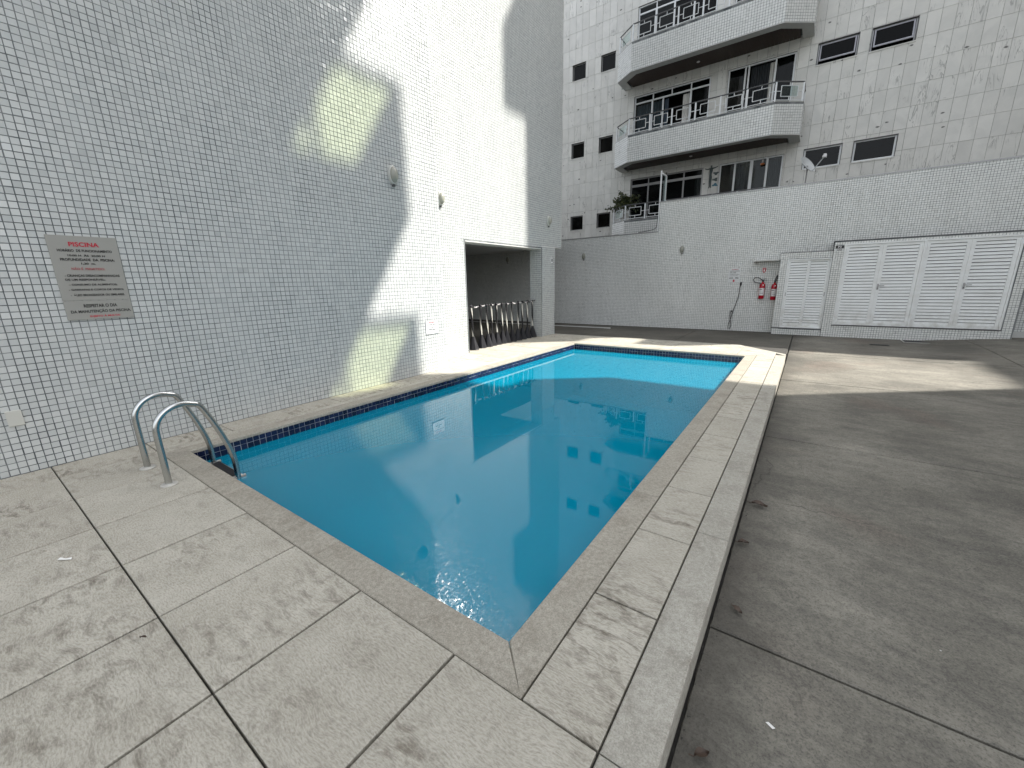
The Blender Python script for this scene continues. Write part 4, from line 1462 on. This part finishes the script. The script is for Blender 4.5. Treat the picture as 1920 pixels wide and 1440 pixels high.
# --- potted shrub on the lowest balcony
SH = thing('potted_shrub', 'leafy potted shrub spilling over the lowest balcony railing', 'plant')
bx, by, bz = -6.50, 17.08, 3.70
q = MB()
q.lathe([(0.13, 0.0), (0.18, 0.30), (0.19, 0.31), (0.165, 0.31)], (bx, by, 3.02), 14)
q.build('pot', 'pot', SH)
q = MB()
q.tube([(bx, by, 3.3), (bx + 0.03, by, 3.85), (bx - 0.02, by, 4.35)], [0.028, 0.022, 0.016], 7)
tips = []
for k in range(46):
    a = RNG.uniform(0, 2 * math.pi)
    el = RNG.uniform(-0.35, 1.25)
    ln = RNG.uniform(0.22, 0.56)
    s_ = Vector((bx + RNG.uniform(-.03, .03), by, RNG.uniform(4.18, 4.50)))
    dirv = Vector((math.cos(a) * math.cos(el) * 1.15, math.sin(a) * math.cos(el) * 0.8, math.sin(el)))
    m = s_ + dirv * ln * 0.5 + Vector((0, 0, 0.05))
    e = s_ + dirv * ln + Vector((0, 0, -0.03 * ln))
    q.tube([s_, m, e], [0.009, 0.006, 0.003], 4)
    tips.append((s_, m, e))
for (dx, dz_) in ((-0.62, -0.02), (-0.5, 0.02), (-0.4, -0.12)):
    s_ = Vector((bx, by, 4.2)); e = Vector((bx + dx, by - 0.15, 4.30 + dz_)); m = (s_ + e) / 2 + Vector((0, 0, 0.06))
    q.tube([s_, m, e], [0.008, 0.006, 0.003], 4)
    tips.append((s_, m, e))
q.build('stem', 'trunk', SH)
q = MB()
for (s_, m, e) in tips:
    for k in range(24):
        f_ = RNG.uniform(0.25, 1.08)
        p_ = s_.lerp(m, f_ * 2) if f_ < 0.5 else m.lerp(e, (f_ - 0.5) * 2)
        p_ = p_ + Vector((RNG.gauss(0, .05), RNG.gauss(0, .05), RNG.gauss(0, .045)))
        u = Vector((RNG.gauss(0, 1), RNG.gauss(0, 1), RNG.gauss(-0.3, .6))).normalized()
        v = u.cross(Vector((RNG.gauss(0, 1), RNG.gauss(0, 1), RNG.gauss(0, 1)))).normalized()
        ln, wd = RNG.uniform(0.08, 0.13), RNG.uniform(0.026, 0.042)
        nrm = u.cross(v) * 0.012
        q.add([p_, p_ + u * ln * .5 + v * wd + nrm, p_ + u * ln, p_ + u * ln * .5 - v * wd + nrm], [(0, 1, 2), (0, 2, 3)])
q.build('foliage', 'leaf', SH, fix=False)


# --- bulkhead lamps
def bulkhead(name, label, loc, axis):
    """oval lamp; axis 'x' faces +X, 'y' faces -Y"""
    t = thing(name, label, 'wall lamp', loc, 'oval bulkhead lamps on the mosaic walls')
    return t
lamp_parts = None
def make_lamp_meshes():
    a = MB()          # faces +X at origin; tall in Z
    a.lathe([(0.124, 0.0), (0.126, 0.018), (0.114, 0.034), (0.102, 0.036)], (0, 0, 0), 28, 'x', 0.62, 1.0)
    b = MB()
    b.lathe([(0.102, 0.030), (0.098, 0.050), (0.080, 0.072), (0.050, 0.086), (0.01, 0.090)], (0, 0, 0), 28, 'x', 0.60, 1.0)
    c_ = MB()
    c_.box(0.0, 0.03, -0.016, 0.016, -0.150, -0.112)
    return a, b, c_
lm = None
LAMPS = [((WX, 4.06, 2.87), 0, 'oval bulkhead lamp high on the wall left of the opening, in shade'),
         ((W2, 5.70, 2.895), 0, 'oval bulkhead lamp half hidden by the wall corner, in sun'),
         ((W2, 9.53, 2.91), 0, 'oval bulkhead lamp on the wall above the house number 18'),
         ((-6.67, BY, 2.28), -90, 'oval bulkhead lamp on the back wall just right of the pillar'),
         ((-3.34, BY, 2.31), -90, 'oval bulkhead lamp in the middle of the back wall, below the step'),
         ((-10.03, BY, 2.31), -90, 'oval bulkhead lamp inside the dark garage bay')]
first = None
for (loc, rz, lab) in LAMPS:
    if first is None:
        first = thing('wall_lamp', lab, 'wall lamp', loc, 'oval bulkhead lamps on the mosaic walls')
        for mb_, nm, mt in zip(make_lamp_meshes(), ('rim', 'glass_dome', 'bracket'), ('lamp_rim', 'lamp_glass', 'rail_dark')):
            o = mb_.build(nm, mt, None, smooth=True)
            o.parent = first
        kids = list(first.children)
        continue
    t = first.copy()
    COL.objects.link(t)
    t.location = loc
    t.rotation_euler = (0, 0, math.radians(rz))
    t['label'] = lab
    for ch in kids:
        c_ = ch.copy()
        COL.objects.link(c_)
        c_.parent = t

# --- signs
def frame_x(x):
    return lambda u, v: (x, u, v)
def frame_y(y_):
    return lambda u, v: (u, y_, v)


SG = thing('pool_rules_sign', 'grey metal sign headed PISCINA with pool rules in black and red', 'sign')
y0, y1, z0, z1, zs = 0.617, 1.028, 1.163, 1.828, 1.318
q = MB().cbox(WX + 0.002, WX + 0.008, y0, y1, zs + 0.001, z1, 0.001)
q.build('plate', 'alu_sign', SG)
q = MB().cbox(WX + 0.002, WX + 0.009, y0, y1, z0, zs - 0.001, 0.001)
q.build('lower_plate', 'alu_sign', SG)
F = frame_x(WX + 0.0105)
Hs, Wd_, cy = z1 - z0, y1 - y0, (y0 + y1) / 2
kb, kr, kd = MB(), MB(), MB()
def ln(mb, s_, fy, fw, fh=0.026, dx=0.0, bold=0.035):
    write(mb, s_, cy + dx * Wd_, z1 - fy * Hs, fw * Wd_, fh * Hs * 1.15, F, bold)
ln(kr, 'PISCINA', 0.098, 0.43, 0.046, 0, 0.03)
ln(kb, 'HORÁRIO  DE FUNCIONAMENTO', 0.168, 0.78, 0.032, 0)
ln(kb, '10:00 H  ÀS  20:00 H', 0.226, 0.53, 0.025)
ln(kb, 'PROFUNDIDADE  DA  PISCINA:', 0.277, 0.78, 0.027, 0.01)
ln(kb, '1,20  m.', 0.325, 0.21, 0.025)
ln(kd, 'NÃO É  PERMITIDO:', 0.383, 0.48, 0.030, -0.02)
ln(kb, '- CRIANÇAS DESACOMPANHADAS', 0.470, 0.80, 0.030, 0.02)
ln(kb, 'DE UM RESPONSÁVEL;', 0.514, 0.57, 0.030, -0.10)
ln(kb, '- CONSUMO DE ALIMENTOS;', 0.576, 0.70, 0.023, 0.0)
ln(kb, '- GARRAFAS E COPOS DE VIDRO;', 0.637, 0.81, 0.023, 0.03)
ln(kb, '-  ÓLEO BRONZEADOR OU SIMILARES.', 0.697, 0.80, 0.028, 0.03)
ln(kb, 'RESPEITAR O DIA', 0.832, 0.50, 0.036, 0.02, 0.03)
ln(kb, 'DA MANUTENÇÃO DA PISCINA.', 0.900, 0.90, 0.044, 0.02, 0.03)
ln(kr, 'SUJEITO À MULTA!', 0.962, 0.46, 0.030, 0.05)
kb.build('black_lettering', 'black_ink', SG, fix=False)
kr.build('red_lettering', 'red_ink', SG, fix=False)
kd.build('faded_lettering', 'dull_red_ink', SG, fix=False)

S2 = thing('no_ball_sign', 'small white sign forbidding ball games, on the sunlit wall above the pool', 'sign')
y0, y1, z0, z1 = 4.475, 4.757, 0.616, 0.832
q = MB().cbox(WX + 0.002, WX + 0.007, y0, y1, z0, z1, 0.001)
q.build('plate', 'white_plate', S2)
q = MB()
for (a, b, c_, d) in ((y0, y1, z1 - 0.005, z1), (y0, y1, z0, z0 + 0.005), (y0, y0 + 0.005, z0 + 0.005, z1 - 0.005), (y1 - 0.005, y1, z0 + 0.005, z1 - 0.005)):
    q.box(WX + 0.0072, WX + 0.0085, a, b, c_, d)
q.build('border', 'alu_grey', S2)
F = frame_x(WX + 0.0085)
kb, kr = MB(), MB()
cy = (y0 + y1) / 2
write(kr, 'PROIBIDO', cy, 0.803, 0.14, 0.022, F, 0.02)
write(kb, 'JOGAR BOLA', cy, 0.765, 0.235, 0.024, F, 0.02)
write(kb, 'NA', cy, 0.726, 0.05, 0.022, F, 0.02)
write(kb, 'PISCINA', cy, 0.688, 0.15, 0.024, F, 0.02)
write(kb, 'A ADMINISTRAÇÃO', cy, 0.650, 0.17, 0.012, F, 0.01)
kb.build('black_lettering', 'black_ink', S2, fix=False)
kr.build('red_lettering', 'red_ink', S2, fix=False)

S3 = thing('foot_wash_sign', 'white LAVA PÉS sign with a red arrow pointing down to the hose', 'sign')
x0, x1, z0, z1 = -1.975, -1.672, 1.275, 1.678
q = MB().cbox(x0, x1, BY - 0.006, BY - 0.001, z0, z1, 0.001)
q.build('plate', 'white_plate', S3)
F = frame_y(BY - 0.008)
kb, kr = MB(), MB()
cx = (x0 + x1) / 2
write(kr, 'PROIBIDO', cx + 0.01, 1.648, 0.17, 0.025, F, 0.02)
write(kb, 'ENTRAR NA PISCINA', cx + 0.01, 1.604, 0.25, 0.022, F, 0.02)
write(kb, 'SEM LAVAR', cx - 0.035, 1.562, 0.16, 0.022, F, 0.02)
write(kb, 'OS PÉS E TOMAR', cx + 0.01, 1.516, 0.25, 0.022, F, 0.02)
write(kb, 'DUCHA ANTES', cx - 0.01, 1.474, 0.20, 0.013, F, 0.01)
write(kb, 'LAVA', cx - 0.075, 1.41, 0.105, 0.038, F, 0.03)
write(kb, 'PÉS', cx + 0.075, 1.412, 0.085, 0.045, F, 0.03)
kr.add([F(cx + a, 1.33 + b) for a, b in ((-0.018, 0.036), (0.018, 0.036), (0.018, 0.0), (0.04, 0.0), (0.0, -0.04), (-0.04, 0.0), (-0.018, 0.0))], [(0, 1, 2, 3, 4, 5, 6)])
kb.build('black_lettering', 'black_ink', S3, fix=False)
kr.build('red_lettering', 'red_ink', S3, fix=False)

S4 = thing('extinguisher_sign', 'small red pointed sign fixed above the fire extinguishers', 'sign')
q = MB()
pl = [(-1.125, 1.672), (-1.035, 1.672), (-1.04, 1.575), (-1.08, 1.53), (-1.12, 1.575)]
n = 5
q.add([(a, BY - 0.001, b) for a, b in pl] + [(a, BY - 0.006, b) for a, b in pl], [tuple(range(n)), tuple(range(2 * n - 1, n - 1, -1))] + [(i, n + i, n + (i + 1) % n, (i + 1) % n) for i in range(n)])
q.build('plate', 'ext_red', S4)
q = MB()
for (a, b, c_, d) in ((-1.108, -1.052, 1.640, 1.650), (-1.095, -1.065, 1.570, 1.625)):
    q.add([(a, BY - 0.0075, c_), (b, BY - 0.0075, c_), (b, BY - 0.0075, d), (a, BY - 0.0075, d)], [(0, 1, 2, 3)])
q.build('pictogram', 'label_white', S4, fix=False)

S5 = thing('house_number_sign', 'round white number 18 disc on the pillar', 'sign')
q = MB()
q.lathe([(0.098, 0.0), (0.098, 0.005), (0.096, 0.006)], (W2 + 0.002, 9.70, 1.955), 28, 'x')
q.build('disc', 'white_plate', S5)
q = MB()
n = 28
for k in range(n):
    t0, t1 = 2 * math.pi * k / n, 2 * math.pi * (k + 1) / n
    q.add([(W2 + 0.0095, 9.70 + r_ * math.cos(t), 1.955 + r_ * math.sin(t)) for (r_, t) in ((0.082, t0), (0.092, t0), (0.092, t1), (0.082, t1))], [(0, 1, 2, 3)])
write(q, '18', 9.70, 1.955, 0.095, 0.085, frame_x(W2 + 0.0098), 0.04)
q.build('numerals', 'black_ink', S5, fix=False)

S6 = thing('gas_store_sign', 'small black P2 plate with a gas label on the tiles beside the wide louvred doors', 'sign')
q = MB().box(0.43, 0.595, B2 - 0.005, B2 - 0.001, 2.068, 2.142)
q.build('plate', 'black_ink', S6)
q = MB().box(0.43, 0.595, B2 - 0.004, B2 - 0.001, 2.005, 2.066)
q.build('lower_plate', 'white_plate', S6)
q = MB()
write(q, 'P2', 0.512, 2.105, 0.075, 0.042, frame_y(B2 - 0.0065), 0.03)
q.build('white_lettering', 'label_white', S6, fix=False)
q = MB()
write(q, 'GÁS', 0.512, 2.037, 0.105, 0.04, frame_y(B2 - 0.0055), 0.03)
q.build('black_lettering', 'black_ink', S6, fix=False)

# --- fire extinguishers
def extinguisher(label, x, z0, lean=0.0):
    t = thing('fire_extinguisher', label, 'fire extinguisher', (x, BY - 0.085, z0), 'red fire extinguishers on the back wall')
    def part(mb, nm, mt, sm=True):
        o = mb.build(nm, mt, None, smooth=sm)
        o.parent = t
        return o
    part(MB().lathe([(0.062, 0.0), (0.07, 0.012), (0.07, 0.37), (0.062, 0.41), (0.035, 0.44), (0.024, 0.45), (0.024, 0.475)], (0, 0, 0), 20), 'cylinder', 'ext_red')
    q = MB()
    for k in range(10):
        a0, a1 = -math.pi * 0.5 + (k - 5) * 0.2, -math.pi * 0.5 + (k - 4) * 0.2
        q.add([(0.0715 * math.cos(a), 0.0715 * math.sin(a), z) for (a, z) in ((a0, 0.10), (a1, 0.10), (a1, 0.30), (a0, 0.30))], [(0, 1, 2, 3)])
    part(q, 'label', 'label_white')
    q = MB()
    for (za, zb_, ka, kb_) in ((0.255, 0.27, -4, 1), (0.15, 0.16, -3, 3), (0.19, 0.197, -3, 2)):
        for k in range(ka, kb_):
            a0, a1 = -math.pi * 0.5 + k * 0.2, -math.pi * 0.5 + (k + 1) * 0.2
            q.add([(0.0722 * math.cos(a), 0.0722 * math.sin(a), z) for (a, z) in ((a0, za), (a1, za), (a1, zb_), (a0, zb_))], [(0, 1, 2, 3)])
    part(q, 'label_print', 'black_ink')
    part(MB().lathe([(0.02, 0.0), (0.024, 0.02), (0.018, 0.05)], (0, 0, 0.472), 10), 'valve', 'black')
    q = MB()
    q.box(-0.012, 0.10, -0.012, 0.012, 0.515, 0.528)
    q.add([(-0.01, -0.01, 0.53), (0.0, -0.01, 0.53), (0.085, -0.01, 0.575), (0.08, -0.01, 0.585), (-0.01, 0.01, 0.53), (0.0, 0.01, 0.53), (0.085, 0.01, 0.575), (0.08, 0.01, 0.585)],
          [(0, 1, 2, 3), (7, 6, 5, 4), (0, 4, 5, 1), (1, 5, 6, 2), (2, 6, 7, 3), (3, 7, 4, 0)])
    part(q, 'handle', 'rail_dark', False)
    q = MB()
    q.lathe([(0.016, 0.0), (0.016, 0.012)], (0.025, -0.074, 0.385), 10, 'y')
    part(q, 'gauge', 'label_white')
    return t
E1 = extinguisher('red fire extinguisher with a looped black hose, left of the pair', -1.075, 0.815)
q = MB()
q.tube([(-0.01, 0, 0.50), (-0.06, 0, 0.555), (-0.13, 0, 0.60), (-0.20, 0, 0.595), (-0.235, 0, 0.54), (-0.21, 0, 0.475), (-0.14, -0.01, 0.445), (-0.07, -0.03, 0.44), (-0.03, -0.06, 0.43)], 0.011, 7)
o = q.build('hose', 'black', None, smooth=True); o.parent = E1
E2 = extinguisher('red fire extinguisher tucked against the door bay, right of the pair', -0.785, 0.79)
q = MB()
q.tube([(0, 0, 0.51), (0.02, -0.03, 0.60), (0.035, -0.05, 0.66), (0.05, -0.06, 0.67), (0.055, -0.06, 0.62), (0.04, -0.055, 0.52)], 0.011, 7)
o = q.build('hose', 'black', None, smooth=True); o.parent = E2

# --- shower hose and tap
HS = thing('foot_wash_hose', 'thin black hose with a spray head hanging on the tiled back wall', 'hose')
yh = BY - 0.03
q = MB()
pth = [(-1.63, 1.20), (-1.64, 1.06), (-1.655, 0.86), (-1.69, 0.70), (-1.725, 0.56), (-1.77, 0.36), (-1.80, 0.21), (-1.835, 0.07), (-1.845, -0.02), (-1.825, -0.08), (-1.79, -0.07), (-1.765, 0.02), (-1.775, 0.12), (-1.80, 0.21), (-1.82, 0.33), (-1.815, 0.41), (-1.79, 0.45)]
q.tube([(x, yh - 0.012 * (k % 2) - (0.03 if k > 11 else 0), z) for k, (x, z) in enumerate(pth)], 0.0085, 7)
q.build('hose', 'black', HS, smooth=True)
q = MB()
q.tube([(-1.628, yh, 1.19), (-1.625, yh - 0.01, 1.25), (-1.622, yh, 1.29)], [0.014, 0.026, 0.02], 10)
q.build('spray_head', 'black', HS, smooth=True)
q = MB()
q.lathe([(0.02, -0.06), (0.02, 0.0)], (-1.79, BY, 0.45), 8, 'y')
q.box(-1.83, -1.75, BY - 0.075, BY - 0.055, 0.445, 0.458)
q.build('tap', 'iron', HS)

# --- cover plate
q = MB().cbox(WX + 0.001, WX + 0.014, 0.150, 0.232, 0.388, 0.512, 0.004)
tag(q.build('outlet_cover', 'outlet'), 'square ivory cover plate low on the tiled wall left of the ladder', 'cover plate')

# --- pool ladder
LD = thing('pool_ladder', 'stainless steel pool ladder with two arched handrails', 'ladder', (0, 0, 0))
def ladder_path(x):
    pts = [(x, 0.738, -0.02), (x, 0.737, 0.2), (x, 0.736, 0.40)]
    for k in range(1, 9):
        a = math.pi - k * math.radians(16.5)
        pts.append((x, 0.905 + 0.169 * math.cos(a), 0.41 + 0.165 * math.sin(a)))
    pts += [(x, 1.075, 0.40), (x, 1.12, 0.27), (x, 1.155, 0.14), (x, 1.168, 0.07), (x, 1.174, 0.0), (x, 1.176, -0.2), (x, 1.178, -0.9)]
    # smooth through
    out = []
    for i in range(len(pts) - 1):
        p0 = Vector(pts[max(i - 1, 0)]); p1 = Vector(pts[i]); p2 = Vector(pts[i + 1]); p3 = Vector(pts[min(i + 2, len(pts) - 1)])
        for s_ in range(4):
            t = s_ / 4
            out.append(0.5 * ((2 * p1) + (p2 - p0) * t + (2 * p0 - 5 * p1 + 4 * p2 - p3) * t * t + (3 * p1 - p0 - 3 * p2 + p3) * t ** 3))
    out.append(Vector(pts[-1]))
    return out
for x in (-4.158, -3.648):
    q = MB()
    q.tube(ladder_path(x), 0.0215, 14)
    q.build('handrail', 'steel', LD, smooth=True)
    q = MB()
    q.lathe([(0.052, 0.0), (0.052, 0.006), (0.046, 0.010), (0.024, 0.012)], (x, 0.738, 0.001), 24)
    q.build('flange', 'flange', LD, smooth=True)
for z in (-0.115, -0.40, -0.69):
    q = MB()
    q.cbox(-4.135, -3.671, 1.13, 1.215, z - 0.022, z, 0.004)
    st = q.build('step', 'steel', LD)
    q = MB().box(-4.115, -3.69, 1.143, 1.203, z - 0.001, z + 0.004)
    q.build('tread', 'blackplastic', st)
    q = MB()
    for x in (-4.158, -3.648):
        q.lathe([(0.017, -0.05), (0.017, 0.05)], (x, 1.178, z - 0.012), 8, 'y')
    q.build('bolt', 'steel', st)

# --- barrier posts with chain
PYB = [6.66, 6.95, 7.16, 7.33, 7.52, 7.73, 7.88, 8.11, 8.35, 8.56, 8.80, 9.03]
PYT = [6.60, 6.93, 7.125, 7.31, 7.49, 7.69, 7.875, 8.13, 8.41, 8.585, 8.82, 9.03]
ORD = ['first', 'second', 'third', 'fourth', 'fifth', 'sixth', 'seventh', 'eighth', 'ninth', 'tenth', 'eleventh', 'last']
rt = None
tops = []
for k in range(12):
    lab = 'barrier post with black cone foot, %s from the left edge of the opening' % ORD[k]
    if k == 11:
        lab = 'barrier post with black cone foot, standing closest to the tiled pillar'
    if rt is None:
        rt = thing('barrier_post', lab, 'barrier post', (0, 0, 0), 'barrier posts in the garage opening')
        a = MB().lathe([(0.115, 0.0), (0.118, 0.012), (0.112, 0.022), (0.036, 0.27), (0.032, 0.285), (0.024, 0.29)], (0, 0, 0), 8)
        b = MB().lathe([(0.020, 0.27), (0.0205, 0.6), (0.0195, 0.93)], (0, 0, 0), 12)
        c_ = MB()
        c_.lathe([(0.027, 0.905), (0.028, 0.945), (0.018, 0.958), (0.012, 0.962)], (0, 0, 0), 10)
        c_.tube([(0, -0.045, 0.925), (0, -0.055, 0.945), (0, -0.03, 0.955), (0, 0.03, 0.955), (0, 0.055, 0.945), (0, 0.045, 0.925)], 0.008, 6)
        for mb_, nm, mt in ((a, 'cone_foot', 'blackplastic'), (b, 'tube', 'tape'), (c_, 'hook_cap', 'blackplastic')):
            o = mb_.build(nm, mt, None, smooth=nm != 'cone_foot')
            o.parent = rt
        kids2 = list(rt.children)
        t = rt
    else:
        t = rt.copy()
        COL.objects.link(t)
        t['label'] = lab
        for ch in kids2:
            c2 = ch.copy()
            COL.objects.link(c2)
            c2.parent = t
    dy = PYT[k] - PYB[k]
    t.location = (-5.79 + RNG.uniform(-0.012, 0.012), PYB[k], 0.0)
    t.rotation_euler = (-math.asin(dy / 0.95) if abs(dy) < 0.3 else 0, RNG.uniform(-0.01, 0.01), RNG.uniform(0, 0.7))
    tops.append(Vector((t.location.x, PYT[k], 0.935)))
CH = thing('plastic_chain', 'black and white plastic chain linking the barrier posts', 'chain')
tops = tops + [Vector((-5.80, 9.19, 0.955))]
ln_ = [MB(), MB()]
cnt = 0
for a, b in zip(tops[:-1], tops[1:]):
    L_ = (b - a).length
    nl = max(3, int(L_ / 0.032))
    for i in range(nl):
        f0, f1 = (i - 0.12) / nl, (i + 1.12) / nl
        sag = lambda f_: 0.18 * L_ * 4 * f_ * (f_ - 1) * 0.6
        p0 = a.lerp(b, f0) + Vector((0, 0, sag(f0)))
        p1 = a.lerp(b, f1) + Vector((0, 0, sag(f1)))
        d = (p1 - p0)
        s_ = Vector((1, 0, 0)) if i % 2 else Vector((0, 0, 1))
        s_ = (s_ - d.normalized() * s_.dot(d.normalized())).normalized() * 0.011
        rp = [p0 + s_ * 0.5, p0 + d * 0.2 + s_, p0 + d * 0.8 + s_, p1 + s_ * 0.5, p1 - s_ * 0.5, p0 + d * 0.8 - s_, p0 + d * 0.2 - s_, p0 - s_ * 0.5, p0 + s_ * 0.5]
        m_ = 1 if (cnt // 4) % 2 else 0
        ln_[m_].tube(rp, 0.0042, 5, close=False)
        cnt += 1
ln_[0].build('black_links', 'blackplastic', CH, smooth=True)
ln_[1].build('white_links', 'label_white', CH, smooth=True)

# --- drains
def grate(label, x0, x1, y0, y1):
    t = thing('drain_grate', label, 'drain')
    z = gz((x0 + x1) / 2, (y0 + y1) / 2) + 0.004
    q = MB()
    q.box(x0, x1, y0, y0 + 0.02, z, z + 0.008)
    q.box(x0, x1, y1 - 0.02, y1, z, z + 0.008)
    q.box(x0, x0 + 0.02, y0 + 0.02, y1 - 0.02, z, z + 0.008)
    q.box(x1 - 0.02, x1, y0 + 0.02, y1 - 0.02, z, z + 0.008)
    q.build('frame', 'flange' if y1 - y0 > 0.4 else 'iron', t)
    q = MB()
    q.box(x0 + 0.02, x1 - 0.02, y0 + 0.02, y1 - 0.02, z - 0.002, z + 0.001)
    q.build('pit', 'black', t)
    n_ = int((x1 - x0 - 0.05) / 0.035)
    for k in range(n_):
        xx = x0 + 0.03 + k * (x1 - x0 - 0.06) / max(1, n_ - 1)
        q = MB().box(xx - 0.008, xx + 0.008, y0 + 0.021, y1 - 0.021, z + 0.0015, z + 0.006)
        q.build('bar', 'iron', t)
grate('slim dark drain grate in the shaded concrete, away from the wall', 1.29, 1.62, 12.12, 12.25)
grate('framed inspection drain against the tiled base below the louvred doors', 1.95, 2.45, 12.85, 13.32)

# --- litter
def dry_leaf(label, x, y_, sz, rot, curl, z=GZ):
    vs_, fs = [], []
    nu, nv = 7, 3
    for i in range(nu + 1):
        f_ = i / nu
        w_ = math.sin(math.pi * min(1, f_ * 0.96 + 0.04)) * 0.28 * sz
        for j in range(nv + 1):
            g_ = (j / nv - 0.5) * 2
            vs_.append((f_ * sz - sz / 2, g_ * w_, 0.004 + curl * sz * (g_ * g_ * 0.5 + 0.25 * math.sin(f_ * 5)) + RNG.uniform(0, 0.004)))
    for i in range(nu):
        for j in range(nv):
            fs.append((i * (nv + 1) + j, (i + 1) * (nv + 1) + j, (i + 1) * (nv + 1) + j + 1, i * (nv + 1) + j + 1))
    q = MB().add(vs_, fs)
    q.tube([(-sz / 2, 0, 0.006), (-sz * 0.75, 0.01, 0.006)], 0.002, 5)
    o = q.build('dry_leaf', 'dry', None, smooth=True, fix=False)
    o.location = (x, y_, z + 0.006 + curl * sz * 0.2)
    o.rotation_euler = (0, 0, rot)
    return tag(o, label, 'leaf', 'dry leaves on the concrete')
dry_leaf('dark curled dry leaf on the concrete, largest and farthest from the camera', -0.09, 2.99, 0.095, 0.1, 0.28)
dry_leaf('crumpled dry leaf near the curb, just nearer the camera than the largest leaf', -0.125, 2.47, 0.06, 0.5, 0.35)
dry_leaf('thin brown leaf beside the curb near the long slab joint', -0.085, 1.89, 0.05, -0.5, 0.22)
dry_leaf('broken brown leaf at the foot of the curb, closest to the camera', -0.095, 1.15, 0.055, 0.8, 0.3)
dry_leaf('tiny dark leaf fragment on a deck tile left of the pool edge', -2.04, 0.22, 0.022, 0.9, 0.3, 0.0)
q = MB()
q.add([(-0.035, -0.006, 0.004), (0.0, -0.012, 0.008), (0.04, -0.003, 0.005), (0.036, 0.006, 0.012), (0.002, 0.004, 0.006), (-0.03, 0.008, 0.009)], [(0, 1, 4, 5), (1, 2, 3, 4)])
o = q.build('paper_scrap', 'paper', fix=False)
o.location = (-3.06, 0.13, 0.0)
o.rotation_euler = (0, 0, 0.6)
tag(o, 'white scrap of paper on the deck tiles at the left', 'litter')
q = MB()
q.add([(-0.014, -0.005, 0.003), (0.012, -0.004, 0.004), (0.015, 0.006, 0.006), (-0.010, 0.005, 0.004)], [(0, 1, 2, 3)])
o = q.build('paper_scrap', 'paper', fix=False)
o.location = (0.08, 1.39, GZ)
o.rotation_euler = (0, 0, -0.6)
tag(o, 'tiny white flake lying on the dark concrete near the camera', 'litter')
# grit gathered along the foot of the curb
q = MB()
for k in range(420):
    yy_ = RNG.uniform(0.6, 6.5)
    xx = -0.178 + abs(RNG.gauss(0, 0.02))
    s_ = RNG.uniform(0.0015, 0.006)
    h_ = [(xx + RNG.uniform(-s_, s_), yy_ + RNG.uniform(-s_, s_), GZ + RNG.uniform(0, s_)) for _ in range(4)]
    q.add(h_, [(0, 1, 2), (0, 2, 3), (0, 3, 1), (1, 3, 2)])
q.build('grit', 'joint', kind='stuff', fix=False)

# ================================================================== BUILDINGS OUT OF THE FRAME (they cast the shade)
NT = thing('shading_tower', 'pale apartment tower with green glass balconies across the yard, outside the photo', 'building')
q = MB()
q.box(9.9, 15.0, 1.5, 13.85, -0.2, 25.5)
q.build('wall', 'tower_wall', NT)
for zk in (11.75, 13.95, 17.08, 20.15, 23.2):
    q = MB()
    q.box(7.8, 9.9, 2.0, 13.85, zk, zk + 0.55 if zk > 12 else zk + 1.3)
    if zk > 12:
        q.box(7.8, 9.9, 13.72, 13.85, zk + 0.55, zk + 1.65)
        q.box(7.79, 7.86, 2.0, 13.85, zk + 1.62, zk + 1.72)
    bl = q.build('balcony', 'tower_wall', NT)
    if zk > 12:
        y_ = 13.7
        while y_ > 3.5:
            q = MB().box(7.815, 7.835, y_ - 1.15, y_ - 0.0, zk + 0.56, zk + 1.61)
            q.build('glass_panel', 'glass_green', bl)
            q = MB().box(7.80, 7.85, y_ - 1.235, y_ - 1.148, zk + 0.55, zk + 1.62)
            q.build('railing_post', 'tower_wall', bl)
            y_ -= 1.23
FT = thing('far_tower', 'pale apartment tower standing behind the yard, outside the photo', 'building')
q = MB()
q.box(6.5, 9.0, 19.46, 34.0, -0.2, 26.0)
q.build('wall', 'tower_wall', FT)
for (y0, z0, z1) in ((18.65, 21.85, 23.3), (18.85, 15.5, 17.2), (17.55, 10.0, 13.1)):
    q = MB().box(8.2, 9.0, y0, 19.459, z0, z1)
    q.build('balcony', 'tower_wall', FT)
AN = MB().box(8.0, 11.0, 16.75, 19.4, -0.2, 9.57)
tag(AN.build('annex_building', 'tower_wall'), 'low pale annex beside the far tower, outside the photo', 'building')
LB = MB().box(22.0, 30.0, 10.0, 50.0, -0.2, 22.5)
tag(LB.build('distant_block', 'tower_wall'), 'distant pale apartment block beyond the towers, outside the photo', 'building')
